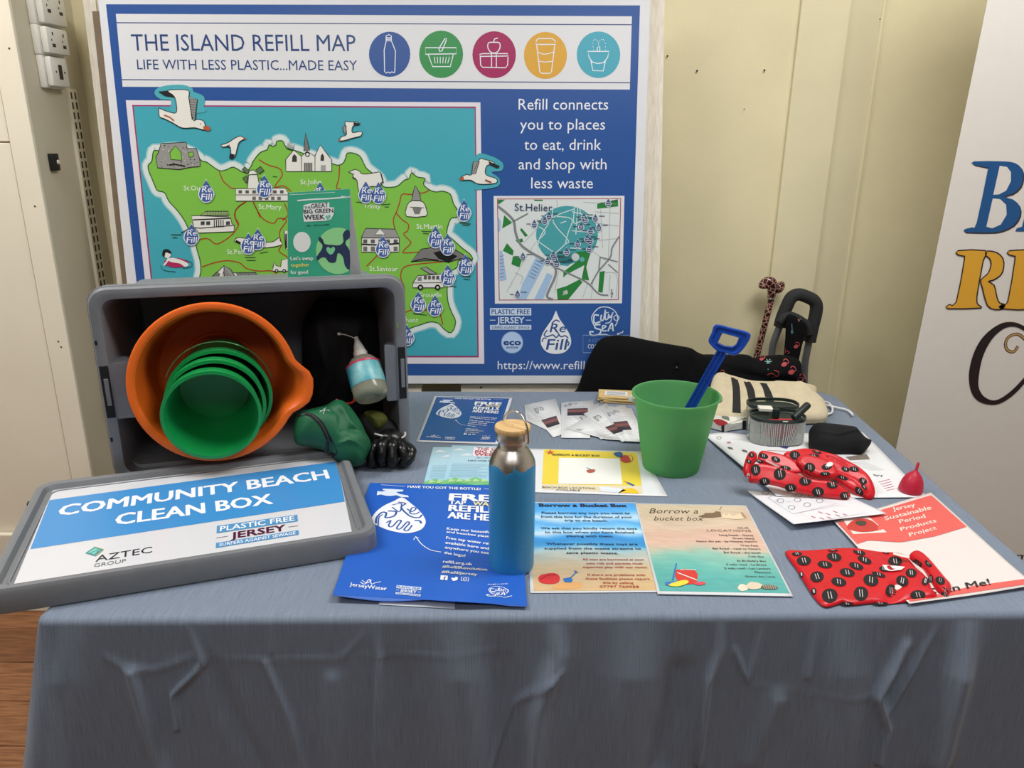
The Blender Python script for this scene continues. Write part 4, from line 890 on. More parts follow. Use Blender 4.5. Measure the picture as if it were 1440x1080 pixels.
# ---- things in the crate at the right
M_dark = mat('black_nylon', (7, 8, 12), 0.75, var=0.2, nscale=30, bump=.3, bscale=60)
def face_plane(px, py, yl, tilt=0.0):
    O = MC @ on_crate(px, py, yl); U = dirc(1, 0, 0); V = dirc(0, math.sin(tilt), math.cos(tilt)); return O, U, V
O, U, V = face_plane(470, 500, .22)
o, _ = pillow('black_bag', O, U, V, [(425, 470), (440, 430), (460, 420), (500, 425), (530, 440), (540, 520), (545, 590), (500, 605), (450, 600), (430, 560)], .07, .07, M_dark, None, wr=.006, fr=45, seed=3, folds=[([(440, 440), (460, 520), (430, 580)], .01, .012), ([(500, 440), (480, 560)], .01, .012)], back=.02)
tagt(o, 'crumpled black bag filling the back of the grey crate, behind the soap bottle', 'bag')
O, U, V = face_plane(540, 600, .03, .2)
o, _ = pillow('black_sleeve', O, U, V, [(505, 590), (530, 580), (560, 600), (566, 640), (540, 650), (515, 632)], .035, .03, M_dark, None, wr=.003, fr=70, seed=5, back=.02)
tagt(o, 'crumpled black cloth at the right end of the crate mouth, above the black glove', 'cloth')
O, U, V = face_plane(525, 592, .035, .3)
o, _ = pillow('yellow_cloth', O, U, V, [(512, 580), (535, 578), (545, 590), (535, 605), (522, 603)], .05, .02, mat('olive_cloth', (70, 74, 16), .8), None, wr=.002, fr=80, seed=6)
tagt(o, 'small scrap of olive yellow cloth just under the soap bottle', 'cloth')
f3 = Z(380, 440, 4.318)
# soap bottle with nozzle
bp_ = MC @ on_crate(523, 560, -.015); tp = MC @ on_crate(509, 506, .045); ax_ = (tp - bp_).normalized(); Lb = (tp - bp_).length
soap = thing('soap_bottle', 'clear plastic squeeze bottle with teal label and white nozzle propped in the crate', 'bottle', tuple(bp_))
rb = .037
M_clear = mat('clear_plastic', (226, 224, 200), 0.06, trans=.75, var=.01, ior=1.3)
g = G(); g.lathe([(.001, .006), (.012, .004), (.020, -.002), (rb - .006, 0), (rb - .001, .006), (rb, .014), (rb, Lb * .78), (rb - .003, Lb * .88), (rb * .72, Lb * 1.0), (.014, Lb * 1.08), (.012, Lb * 1.12)], bp_, ax_, 40, cap0=True, cap1=True); g.out('body', M_clear, soap, 50)
g = G(); g.lathe([(rb + .0006, Lb * .30), (rb + .0008, Lb * .31), (rb + .0008, Lb * .82), (rb + .0004, Lb * .83)], bp_, ax_, 40); 
S_ = g.out('label', mat('teal_label', (30, 140, 160), .35, nscale=14, rgb2=(150, 205, 205)), soap, True)
g = G(); g.lathe([(rb + .0012, Lb * .80), (rb + .0012, Lb * .85), (rb - .0015, Lb * .87)], bp_, ax_, 40); g.out('label_band', mat('pink_band', (190, 60, 90), .4), S_, True)
M_noz = mat('white_plastic', (214, 212, 206), .35, var=.01)
g = G(); q = bp_ + ax_ * Lb * 1.06; g.lathe([(.015, 0), (.0155, .012), (.0145, .014), (.013, .016), (.011, .026), (.006, .040), (.0045, .046), (.0045, .050), (.002, .051)], q, ax_, 24, cap0=True, cap1=True); g.out('nozzle', M_noz, soap, True)
tipp = q + ax_ * .045
g = G(); g.tube([tipp, tipp + Vector((-.012, 0, .006)), tipp + Vector((-.026, .005, .009)), tipp + Vector((-.036, .006, .010))], .0011, 6); g.tube([tipp + Vector((-.036, .006, .010)), tipp + Vector((-.042, .006, .0105))], .003, 8); g.out('nozzle_cap_strap', M_noz, soap, True)
# red cord
P = [MC @ on_crate(*p, yl) for p, yl in [(f3(400, 525), .02), (f3(425, 540), .015), (f3(470, 550), .012), (f3(505, 540), .02), (f3(510, 520), .03)]]
g = G(); g.tube([Vector(p) for p in crom([tuple(v) for v in P], 5)], .0022, 8); tagt(g.out('elastic_loop', mat('red_cord', (190, 40, 40), .5), None, True, base=tuple(P[0])), 'short loop of red cord between the green pouch and the soap bottle', 'cord')
# green pouch
O = MC @ on_crate(470, 612, -.035); V = dirc(0, .62, .78); U = dirc(1, 0, 0)
M_gp = mat('green_nylon', (20, 92, 58), 0.55, var=.08, nscale=20, bump=.15, bscale=300)
pouch = thing('green_pouch', 'dark green zipped fabric pouch slumped over the front lip of the crate', 'pouch', tuple(hz(490, 655)))
o, S = pillow('body', O, U, V, f3([(150, 640), (190, 605), (330, 570), (400, 535), (470, 560), (540, 650), (580, 730), (612, 800), (590, 860), (550, 918), (480, 925), (412, 895), (370, 850), (330, 830), (240, 805), (160, 790), (140, 720)]), .052, .05, M_gp, pouch, wr=.0022, fr=50, seed=8, rings=26,
              folds=[(f3([(430, 600), (480, 700), (560, 760)]), .006, .006), (f3([(480, 750), (600, 740)]), -.006, .006), (f3([(410, 830), (480, 815), (590, 860)]), .006, .004), (f3([(330, 600), (420, 660), (430, 760)]), -.005, .007)], back=.01)
S.stroke(f3(crom([(150, 625), (230, 615), (300, 665), (345, 745), (385, 840), (395, 870)], 8)), 6.6, (12, 14, 16), 2)
S.stroke(f3(crom([(160, 618), (235, 612), (300, 662), (345, 742), (375, 830)], 8)), 1.0, (70, 74, 76), 3)
S.stroke(f3([(300, 605), (325, 590), (340, 575)]), .8, (190, 200, 196), 3); S.stroke(f3([(300, 595), (345, 592), (365, 600), (350, 588)]), .8, (190, 200, 196), 3); S.stroke(f3([(320, 615), (332, 590), (325, 580)]), .7, (190, 200, 196), 3)
S.out('zip', pouch, INK_CLOTH, 'black zip with a small white mark beside it')
p0 = S.pos(*S.hit(f3(348, 770)), 8); p1 = S.pos(*S.hit(f3(345, 835)), 8); g = G(); g.tube([p0, p0.lerp(p1, .3), p1], [.001, .003, .0045], 8, flat=S.N); g.out('zip_puller', mat('dark_metal', (60, 62, 66), .3, .7), pouch, True)
# black glove
gc = hz(548, 652)
glove = thing('work_glove', 'black rubber-coated work glove bunched up beside the right end of the crate', 'glove', tuple(gc))
M_rub = mat('black_rubber', (16, 16, 18), 0.28, var=.2, nscale=60, bump=.2, bscale=200)
g = G(); c0 = gc + Vector((0.0, .018, .034)); rings = []
for i in range(9):
    t_ = i / 8; z = .046 - .085 * t_; r = .036 * math.sqrt(max(0.02, 1 - (2 * t_ - 1) ** 2 * .85))
    rings.append([c0 + Vector((r * 1.0 * math.cos(2 * math.pi * j / 24), r * .8 * math.sin(2 * math.pi * j / 24), z * .8)) for j in range(24)])
g.loft(rings); g.out('palm', M_rub, glove, 80)
for k, (dx, r, zt_f, fwd, dn) in enumerate([(-.027, .0105, .046, .030, .002), (-.009, .0115, .052, .036, -.002), (.010, .0112, .050, .034, -.002), (.028, .0100, .042, .028, .004)]):
    P = [gc + Vector(v) for v in [(dx * .8, .010, zt_f), (dx * 1.05, -fwd * .55, zt_f + .002), (dx * 1.25 + k % 2 * .002, -fwd, zt_f - .014), (dx * 1.15, -fwd * (1.05 - .2 * (k % 2)), zt_f - .032), (dx * .8, -fwd * (.5 + .3 * (k % 2)), .011)]]
    g = G(); g.tube([Vector(p) for p in crom([tuple(v) for v in P], 5)], [r * .95] * 5 + [r * 1.08] * 3 + [r * .9] * 4 + [r * 1.02] * 3 + [r * .9] * 4 + [r * .8, r * .6], 12); g.out('finger', M_rub, glove, True)
P = [gc + Vector(v) for v in [(.030, .012, .036), (.046, -.004, .034), (.048, -.018, .024), (.038, -.026, .014)]]
g = G(); g.tube([Vector(p) for p in crom([tuple(v) for v in P], 5)], [.013] * 8 + [.011] * 7 + [.008], 12); g.out('thumb', M_rub, glove, True)
P = [gc + Vector((.033 * math.cos(a), .022 + .020 * math.sin(a), .060 + .004 * math.sin(2 * a))) for a in [math.radians(10 + 17 * i) + math.pi for i in range(12)]]
g = G(); g.tube(P, .0022, 8); g.out('cuff_edge', mat('white_knit', (200, 200, 200), .8), glove, True, 'white knitted cuff edge')

# ---- the crate's lid with the printed sign, lying across the table's left end
ZL = .042
lc = [hz(-40, 836, TZ + ZL), hz(57, 677, TZ + ZL), hz(503, 624, TZ + ZL), hz(512, 750, TZ + ZL)]
cL = sum(lc, Vector()) / 4; uL = ((lc[2] - lc[1]) + (lc[3] - lc[0])) / 2; LW = uL.length; uL.normalize(); LD = (((lc[1] - lc[0]) + (lc[2] - lc[3])) / 2).length
yawL = math.atan2(uL.y, uL.x)
ML = frame((cL.x, cL.y, TZ), yawL)
lid = thing('crate_lid', 'grey plastic crate lid with white and blue sign lying in front of the crate', 'lid', (cL.x, cL.y, TZ))
def lring(i, z, r=.03): return [ML @ Vector((x, y, z)) for x, y in rrect(-LW / 2 + i, LW / 2 - i, -LD / 2 + i, LD / 2 - i, max(.006, r - i * .5))]
g = G(); g.loft([lring(i, z) for i, z in [(.006, .001), (.001, .001), (0, .006), (0.001, .034), (.005, .041), (.012, .042), (.017, .040), (.021, .031), (.026, .029), (.036, .029)]], True, True, True); g.out('tray', M_gr, lid, 30)
g = G(); g.loft([lring(i, z) for i, z in [(.0275, .029), (.028, .0315), (.031, .0315), (.0315, .029)]], True, False, False); g.out('inner_ridge', M_gr, lid, True)
g = G()
for px, py in [(42, 706), (2, 790)]:
    p = ML.inverted() @ hz(px, py, TZ + .036); g.box((-LW / 2 - .0015, p.y - .006, .028), (-LW / 2 + .006, p.y + .006, .036), ML, bev=.001)
g.out('rim_notches', M_blk, lid)
k4 = Z(0, 620, 2.769)
SQ = k4([(205, 193), (1283, 54), (1372, 362), (48, 572)])
S = Sheet((cL.x, cL.y, TZ + .0305), uL, Vector((-uL.y, uL.x, 0)), eps=.0003)
g = G(); sp = [S.hit(p) for p in k4([(205, 193), (1283, 54), (1312, 80), (1372, 362), (48, 572)])]; g.prism([S.pos(*q) for q in sp], (0, 0, -.0012)); g.out('sign_card', mat('sign_white', (212, 214, 220), .22, var=.005, coat=.3), lid)
S.fill(k4([(193, 231), (1312, 80), (1343, 237), (118, 422)]), (66, 142, 206), 1)
WT = (238, 242, 248)
S.text('COMMUNITY BEACH', k4(226, 293), k4(1282, 146), 0, WT, .035, 0, 2, up=(k4(240, 253)[0] - k4(226, 293)[0], k4(240, 253)[1] - k4(226, 293)[1] ))
S.text('CLEAN BOX', k4(450, 329), k4(1062, 245), 0, WT, .035, 0, 2, up=(6 / 2.77, -42 / 2.77))
S.text('AZTEC', k4(371, 472), k4(592, 435), 0, (30, 34, 40), .0, 0, 2, up=(4 / 2.77, -24 / 2.77)); S.text('GROUP', k4(365, 493), k4(490, 474), 0, (90, 96, 100), -.005, 0, 2, up=(3 / 2.77, -14 / 2.77))
S.fill(k4([(332, 438), (368, 414), (404, 424), (372, 450)]), (60, 140, 150), 2); S.fill(k4([(342, 437), (370, 419), (392, 425), (368, 444)]), (120, 200, 190), 3); S.stroke(k4([(368, 414), (404, 424), (372, 450)]), 1, (190, 180, 60), 4); S.stroke(k4([(350, 440), (385, 424), (378, 436)]), 1, (30, 60, 70), 4)
pfj(S, hom(*k4([(845, 332), (1158, 288), (1164, 366), (840, 418)])), (84, 146, 196), WT, (86, 26, 62), 2)
S.circ(k4(608, 473), .7, (50, 50, 50), L=2, n=8)
S.out('sign_print', lid, INK_GLOSS)

# ---- tent card on top of the crate
yt = .10; pt = [MC @ on_crate(*p, yt) for p in [(404.5, 271), (492, 265.5), (492, 397), (405, 401)]]
ztop = (MC @ Vector((0, 0, HC - .024))).z
n_ = (pt[1] - pt[0]).cross(pt[3] - pt[0]).normalized()
U = (pt[1] - pt[0]); foot = [pt[3] + dirc(.10, 1, 0) * .085, pt[2] + dirc(.42, 1, 0) * .085]
tent = thing('tent_card', 'teal folded tent card about green week standing on top of the crate', 'card', (pt[3].x, pt[3].y, ztop))
S = Sheet(pt[0], U, pt[0] - pt[3], eps=.0003)
M_card = mat('card_white', (226, 226, 230), .5, var=.01)
lo = [Vector((p.x, p.y, ztop)) for p in (pt[2], pt[3])]
g = G(); g.prism([pt[0], pt[1], lo[0], lo[1]], -S.N * .0008); g.out('front_panel', M_card, tent)
bf = [Vector((foot[0].x, foot[0].y, ztop)), Vector((foot[1].x, foot[1].y, ztop))]
g = G(); g.add([pt[0] - S.N * .0008, pt[1] - S.N * .0008, bf[1], bf[0], pt[0] - S.N * .0016, pt[1] - S.N * .0016, bf[1] + Vector((0, .0008, 0)), bf[0] + Vector((0, .0008, 0))], [(0, 1, 2, 3), (4, 5, 6, 7), (0, 1, 5, 4), (1, 2, 6, 5), (2, 3, 7, 6), (3, 0, 4, 7)]); g.out('back_panel', M_card, tent)
f5 = c5; TG = (58, 172, 138); PG = (150, 222, 152); NV = (42, 56, 92)
S.quad(hom((404.5, 271), (492, 265.5), (492, 401), (405, 405)), TG, L=1, n=2)
S.stroke(f5([(30, 58), (295, 43)]), .8, (200, 236, 226), 2); S.stroke(f5([(75, 92), (150, 85), (260, 80), (383, 70)]), 2.0, (226, 244, 238), 2); S.stroke(f5([(330, 67), (383, 72)]), 1.6, (226, 244, 238), 2)
S.stroke(f5([(25, 560), (120, 553), (210, 553), (285, 546)]), 1.8, (226, 244, 238), 2)
def blob(P, d, c, L): S.fill(f5(P), c, L)
blob([(112, 118), (150, 108), (262, 102), (262, 130), (290, 132), (287, 170), (272, 200), (240, 210), (115, 215), (108, 180)], 0, (238, 244, 242), 3)
S.text('THE', f5(117, 142), f5(153, 138), 3.8, (40, 48, 60), .01, L=4); S.text('GREAT', f5(157, 138), f5(256, 130), 6.4, (40, 48, 60), .02, L=4); S.text('BIG GREEN', f5(114, 168), f5(285, 160), 5.6, (40, 48, 60), .03, L=4); S.text('WEEK', f5(117, 203), f5(236, 200), 6.6, (40, 48, 60), .03, L=4)
S.fill(f5([(252, 205), (238, 188), (243, 176), (252, 180), (262, 172), (270, 180), (266, 192)]), (120, 200, 176), 4)
S.text('8th - 16th June 2024', f5(133, 242), f5(262, 236), 2.2, (30, 60, 60), .02, L=3)
S.circ(f5(102, 333), 51 / 4.153, (236, 242, 240), 59 / 4.153, L=3)
cx_, cy_ = 312, 385; pts = []
for i in range(40):
    a = 2 * math.pi * i / 40; x = cx_ + 128 * math.cos(a); y = cy_ + 136 * math.sin(a); pts.append((min(x, 381), y))
S.fill(f5(pts), PG, 3)
S.fill(f5(crom([(205, 300), (225, 320), (235, 345), (280, 350), (320, 352), (345, 330), (340, 290), (360, 262), (381, 270), (381, 308), (360, 325), (358, 350), (381, 385), (381, 495), (352, 470), (345, 430), (330, 405), (310, 400), (303, 440), (290, 455), (258, 450), (240, 425), (215, 425), (192, 442), (190, 415), (215, 380), (222, 350), (200, 325)], 2, True)), NV, 4)
S.fill(f5(crom([(270, 408), (248, 388), (245, 368), (258, 362), (270, 372), (282, 360), (295, 370), (290, 390)], 2, True)), (130, 214, 160), 5)
S.text("Let's swap", f5(37, 440), f5(168, 437), 5, (236, 244, 240), .03, L=3); S.text('together', f5(39, 478), f5(146, 475), 5, (234, 230, 120), .03, L=3); S.text('for good', f5(37, 520), f5(138, 518), 5, (236, 244, 240), .03, L=3)
S.out('card_print', tent, INK)
# ------------------------------------------------------------------ papers on the table
def hom2(src, dst):
    a = hom(*src); b = hom(*dst)
    # invert a numerically
    def f(x, y):
        u, v = .5, .5
        for _ in range(12):
            p = a(u, v); e = 1e-4; pu = a(u + e, v); pv = a(u, v + e)
            J = np.array([[(pu[0] - p[0]) / e, (pv[0] - p[0]) / e], [(pu[1] - p[1]) / e, (pv[1] - p[1]) / e]])
            d = np.linalg.solve(J, [x - p[0], y - p[1]]); u += d[0]; v += d[1]
        return b(u, v)
    def F_(*k):
        if len(k) == 2: return f(*k)
        return [f(x, y) for x, y in k[0]]
    return F_
WT = (240, 243, 248)
FC = [(290, 93), (1282, 120), (1350, 926), (35, 850)]
def flyer(S, f, s, body=True, full=True):
    def T(st_, x0, y0, x1, y1, h, c=WT, b=.02): S.text(st_, f(x0, y0), f(x1, y1), 0, c, b, 0, 4, up=tuple(np.subtract(f(x0 + h * .12, y0 - h), f(x0, y0))))
    S.stroke([f(365, 107), f(525, 118)], .9 * s, WT, 3); S.stroke([f(1060, 135), f(1200, 140)], .9 * s, WT, 3)
    T('HAVE YOU GOT THE BOTTLE?', 543, 128, 1038, 145, 15, b=.03)
    S.fill(f([(340, 150), (372, 153), (395, 147), (372, 141), (378, 134), (440, 136), (515, 141), (512, 152), (465, 156), (490, 170), (545, 180), (552, 192), (500, 190), (470, 178), (430, 183), (395, 181), (362, 173), (335, 178)]), (214, 226, 244), 3)
    P = crom([(505, 193), (560, 228), (625, 285), (660, 335), (663, 372), (630, 412), (545, 434), (460, 425), (390, 405), (345, 385), (300, 362), (297, 340), (330, 290), (390, 245), (450, 218)], 3, True); S.fill(f(P), (232, 236, 244), 3)
    BB = (44, 84, 160)
    for P, w_ in [([(330, 370), (335, 330), (370, 295), (400, 300), (395, 330), (450, 320), (465, 290), (410, 285)], 3), ([(440, 245), (500, 235), (490, 290), (440, 260)], 2), ([(480, 225), (530, 235), (500, 262), (560, 320), (620, 330), (640, 310)], 2.6), ([(540, 270), (570, 290), (600, 270), (575, 262), (560, 300), (600, 305), (625, 290)], 2.2),
                  ([(400, 365), (430, 350), (415, 385), (440, 390), (480, 350), (500, 355), (470, 400), (495, 405), (540, 360), (555, 370), (520, 410), (545, 418), (575, 380)], 2.4), ([(590, 350), (625, 352), (635, 370)], 3), ([(345, 385), (350, 330), (375, 310)], 2)]:
        S.stroke(f(crom(P, 5)), w_ * s, BB, 4)
    T('FREE', 828, 210, 1200, 226, 42, b=.05); T('TAP', 824, 238, 935, 243, 24, b=.04); T('WATER', 985, 246, 1195, 256, 24, (240, 222, 150), .04); T('REFILLS', 822, 284, 1195, 302, 40, b=.05); T('ARE HERE!', 815, 332, 1205, 360, 40, b=.05)
    for st_, x0, y0, x1, y1, h in [('Keep our beautiful island', 808, 412, 1215, 448, 16), ('and beaches plastic free.', 805, 432, 1205, 478, 14), ('Free tap water refills are', 803, 474, 1205, 530, 17), ('available here and', 799, 506, 1092, 547, 17), ('anywhere you see', 794, 538, 1092, 578, 17), ('the logo!', 790, 574, 932, 597, 17), ('refill.org.uk', 782, 635, 978, 653, 18), ('#RefillRevolution', 778, 668, 1080, 690, 17), ('#RefillJersey', 773, 704, 1013, 722, 17)]:
        T(st_, x0, y0, x1, y1, h, (226, 226, 214) if st_[0] == '#' else WT, .02)
    S.fill(f([(767, 718), (815, 722), (812, 752), (764, 748)]), WT, 3); T('f', 785, 750, 800, 751, 22, (50, 90, 170), .03)
    S.fill(f(crom([(838, 735), (860, 738), (868, 728), (882, 735), (878, 750), (850, 757), (845, 750)], 2, True)), WT, 3)
    S.stroke(f([(908, 731), (955, 734), (953, 758), (905, 755)]), 1.1 * s, WT, 3, True); S.stroke(f([(931 + 11 * math.cos(a * .63), 745 + 8 * math.sin(a * .63)) for a in range(11)]), 1 * s, WT, 3)
    S.stroke(f(crom([(770, 562), (700, 548), (640, 510), (600, 460)], 6)), 1.2 * s, WT, 3); S.stroke(f([(585, 478), (598, 456), (620, 468)]), 1.1 * s, WT, 3)
    T('JerseyWater', 153, 790, 402, 822, 22, b=.01); S.stroke(f(crom([(225, 765), (255, 778), (285, 745), (300, 778), (325, 770), (365, 762)], 5)), 1.2 * s, WT, 3); S.stroke(f(crom([(235, 752), (270, 772), (300, 748)], 4)), s, WT, 3)
    pfj(S, hom(*f([(470, 785), (636, 800), (630, 862), (462, 846)])), (206, 220, 240), (44, 84, 170), (226, 234, 246), 3)
    citysea(S, hom(*f([(1080, 785), (1235, 800), (1240, 870), (1072, 862)])), WT, 3, .8 * s); T('brought to you by', 1085, 785, 1220, 780, 8, b=0)
# back flyer
_, S, q = paper('refill_flyer', 'small blue flyer about free tap water refills with a white border, behind the bottle', 'flyer', [(610.7, 556.8), (720.8, 559), (700, 624.5), (584.7, 621)])
qq = [q(.035, .025), q(.965, .025), q(.965, .97), q(.035, .97)]
S.quad(hom(*qq), (26, 78, 150), L=1, n=4); flyer(S, hom2(FC, qq), .5); S.out('flyer_print', _, INK_GLOSS)
# green week leaflets
def leaflet(C, lab, lift):
    t, S, q = paper('week_leaflet', lab, 'leaflet', C, lift, group='green week leaflets under the big blue flyer', col=(190, 214, 226))
    S.grad(q, [(0, (168, 200, 214)), (.3, (176, 208, 224)), (.7, (160, 204, 226)), (1, (176, 212, 226))], 4, 10, 1)
    for x, y in [(.12, .10), (.25, .22), (.85, .1)]: S.fill([q(x + a * .1, y + b * .05) for a, b in [(-1, .6), (-.5, -.2), (0, -.6), (.5, -.1), (1, .6)]], (214, 224, 232), 2)
    S.quad(q, (232, 226, 232), .33, .04, .97, .26, 2, 2)
    S.qtext(q, 'THE GREAT', .38, .9, .11, .06, (170, 50, 60), .03, 0, 3); S.qtext(q, 'BIG GREEN', .36, .94, .18, .06, (170, 50, 60), .04, 0, 3); S.qtext(q, 'WEEK', .36, .72, .25, .06, (170, 50, 60), .04, 0, 3)
    S.qtext(q, '8th - 16th June 2024', .4, .75, .31, .025, (60, 70, 80), 0, 0, 3); S.qtext(q, "Let's swap together", .28, .8, .38, .035, (70, 76, 90), .01, 0, 3)
    for k in range(9): S.stroke([q(.06, .45 + k * .035), q(.55 + .1 * math.sin(k * 9), .45 + k * .035)], .55, (92, 120, 136), 2)
    S.fill([q(*p) for p in [(0, .80), (.15, .74), (.3, .80), (.42, .73), (.6, .82), (.8, .76), (1, .84), (1, 1), (0, 1)]], (120, 190, 130), 2)
    S.fill([q(*p) for p in [(0, .88), (.2, .84), (.45, .9), (.7, .86), (1, .9), (1, 1), (0, 1)]], (70, 160, 100), 3)
    for k in range(6): S.fill([q(*p) for p in [(.06 + .11 * k, .84), (.09 + .11 * k, .76), (.16 + .11 * k, .82)]], (180, 214, 150), 4)
    S.out('leaflet_print', t, INK)
leaflet([(609, 629), (703, 629), (697, 691), (593, 691)], 'pale blue and green leaflet, left of the pair under the big blue flyer', .0)
leaflet([(635.6, 626.5), (729, 628), (727, 690), (620, 690)], 'pale blue and green leaflet, right of the pair, partly behind the bottle', .0012)
# grey card peeking out below the big flyer
t, S, q = paper('grey_card', 'pale card peeking out from under the lower edge of the big blue flyer', 'card', [(560, 790), (640, 795), (640, 856), (532, 850)], .0, col=(190, 198, 212)); 
# big blue flyer, a little buckled along its fold
def hfl(a, b): return .003 + .003 * math.exp(-((b - .075 + .02 * a) / .03) ** 2) * (.5 + .5 * math.sin(5 * a + 1.2)) + .006 * max(0, -a * 4 - .2) * max(0, .35 - abs(b + .1)) + .004 * math.exp(-((b + .21) / .05) ** 2) * (1 + math.sin(a * 30))
t, S, q = paper('big_refill_flyer', 'big bright blue flyer about free tap water refills with a fold, lying under the bottle', 'flyer', [(520, 679), (729, 683), (741.5, 853), (467.5, 837)], .0015, h=hfl, col=(60, 106, 196), ns=40)
S.quad(q, (32, 92, 190), .002, .004, .998, .996, 40, 1)
flyer(S, Z(460, 660, 4.8), 1.0); S.out('flyer_print', t, INK)
# yellow sheet
z8 = Z(740, 520, 5.333)
t, S, q = paper('bucket_box_poster', 'white sheet with a yellow print, between the bottle and the green bucket', 'poster', [(716, 630), (903, 634.5), (939, 698), (731, 691.5)], .0)
S.fill(z8([(132, 598), (830, 622), (866, 870), (560, 868), (118, 858)]), (232, 208, 66), 1)
S.fill(z8([(118, 858), (560, 868), (866, 870), (876, 930), (560, 915), (115, 895)]), (226, 214, 184), 1)
S.fill(z8([(690, 925), (730, 895), (790, 888), (830, 905), (850, 930)]), (236, 196, 40), 2); S.fill(z8([(545, 875), (690, 890), (750, 905), (700, 925), (560, 912)]), (222, 230, 240), 2)
S.fill(z8([(245, 662), (700, 668), (722, 862), (240, 858)]), (236, 236, 232), 2)
S.text('BORROW A BUCKET BOX', z8(198, 645), z8(553, 655), 2.6, (60, 50, 30), .03, L=3); S.text('BEACH BOX LOCATIONS', z8(120, 889), z8(520, 900), 2.6, (90, 84, 70), 0, L=3); S.text('AVAILABLE', z8(222, 908), z8(405, 914), 2.4, (90, 84, 70), 0, L=3)
S.fill(z8([(145, 618), (172, 615), (180, 598), (188, 614), (215, 616), (194, 624), (204, 638), (180, 630), (158, 636), (166, 624)]), (200, 84, 50), 3)
S.fill(z8(crom([(652, 630), (700, 618), (725, 635), (715, 660), (680, 655)], 2, True)), (40, 90, 150), 3); S.fill(z8(crom([(715, 650), (760, 645), (785, 690), (740, 700), (705, 680)], 2, True)), (190, 60, 50), 3); S.ring(z8(772, 670), 5, .7, (190, 60, 50), L=4)
S.stroke(z8([(735, 838), (790, 860)]), 2.6, (200, 140, 80), 3); S.stroke(z8([(760, 850), (808, 872)]), 4, (40, 100, 170), 4)
S.fill(z8(crom([(452, 755), (515, 750), (508, 772), (465, 776)], 2, True)), (176, 90, 70), 3); S.stroke(z8([(455, 738), (490, 755)]), 1.6, (60, 110, 130), 4)
S.out('poster_print', t, INK)
# borrow a bucket box sheets
m1 = Z(740, 690, 3.789)
t, S, q = paper('beach_poster', 'laminated sheet with a sea and sky print, right beside the bottle', 'poster', [(739, 706), m1(583, 62), m1(735, 540), m1(22, 545)], .0)
qi = hom(q(.02, .012), q(.985, .012), q(.985, .985), q(.025, .985))
S.grad(qi, [(0, (70, 150, 226)), (.12, (84, 170, 236)), (.2, (196, 222, 240)), (.27, (90, 170, 232)), (.33, (130, 196, 238)), (.37, (206, 226, 240)), (.43, (60, 150, 218)), (.47, (58, 138, 204)), (.53, (64, 150, 206)), (.57, (150, 190, 206)), (.62, (176, 186, 180)), (.68, (192, 196, 186)), (.73, (200, 190, 166)), (.78, (206, 186, 152)), (1, (204, 172, 126))], 14, 60, 1, noise=.05, wav=.035)
DK = (24, 34, 64); RD = (170, 60, 44)
S.text('Borrow a Bucket Box', m1(70, 87), m1(535, 89), 4.2, (20, 26, 44), .05, L=3)
for st_, x0, x1, y in [('Please borrow any toys you want to', 83, 553, 126), ('from this box for the duration of your', 78, 566, 147), ('trip to the beach.', 205, 435, 166), ('We ask that you kindly return the toys', 78, 590, 208), ('to this box when you have finished', 100, 576, 229), ('playing with them.', 215, 465, 249), ('Whenever possibly these toys are', 107, 594, 291), ('supplied from the waste streams to', 98, 612, 315), ('save plastic waste.', 215, 492, 339)]:
    S.text(st_, m1(x0, y), m1(x1, y + 2), 3.1, DK, .015, L=3)
for st_, x0, x1, y in [('All toys are borrowed at your', 300, 630, 374), ('own risk and parents must', 320, 622, 395), ('supervise play with our items.', 302, 648, 415), ('If there are problems with', 328, 636, 456), ('these facilities please report', 316, 660, 477), ('this by calling', 408, 572, 498), ('07797 760958', 393, 602, 519)]:
    S.text(st_, m1(x0, y), m1(x1, y + 1), 3, RD, .015, L=3)
S.fill(m1(crom([(65, 465), (90, 448), (150, 442), (178, 460), (172, 490), (130, 500), (75, 492)], 3, True)), (206, 50, 50), 3); S.stroke(m1(crom([(75, 478), (110, 455), (160, 450)], 3)), 1, (150, 30, 40), 4)
S.fill(m1(crom([(140, 510), (200, 490), (290, 492), (295, 515), (220, 527), (150, 524)], 3, True)), (216, 164, 104), 2); S.stroke(m1([(268, 435), (235, 470)]), 1.6, (40, 110, 190), 4); S.fill(m1([(195, 472), (235, 465), (250, 480), (238, 492), (205, 490)]), (40, 110, 190), 4); S.stroke(m1([(255, 430), (275, 440)]), 2, (40, 110, 190), 4)
S.out('poster_print', t, INK_GLOSS)
t, S, q = paper('shore_poster', 'laminated sheet with sand and turquoise water print, right of the sea and sky sheet', 'poster', [m1(580, 66), m1(1172, 78), m1(1423, 563), m1(700, 550)], .0016)
qi = hom(q(.012, .015), q(.985, .015), q(.985, .975), q(.02, .975))
S.grad(qi, [(0, (206, 190, 166)), (.2, (204, 184, 162)), (.28, (214, 192, 172)), (.36, (212, 178, 160)), (.48, (216, 182, 166)), (.55, (196, 186, 168)), (.62, (140, 190, 176)), (.72, (112, 184, 174)), (.85, (88, 172, 168)), (1, (84, 166, 164))], 14, 60, 1, noise=.06, wav=.05)
BR_ = (64, 48, 36)
S.text('Borrow a', m1(655, 122), m1(915, 124), 7, BR_, -.01, .35, 3); S.text('bucket box', m1(680, 160), m1(940, 162), 6, BR_, -.01, .35, 3)
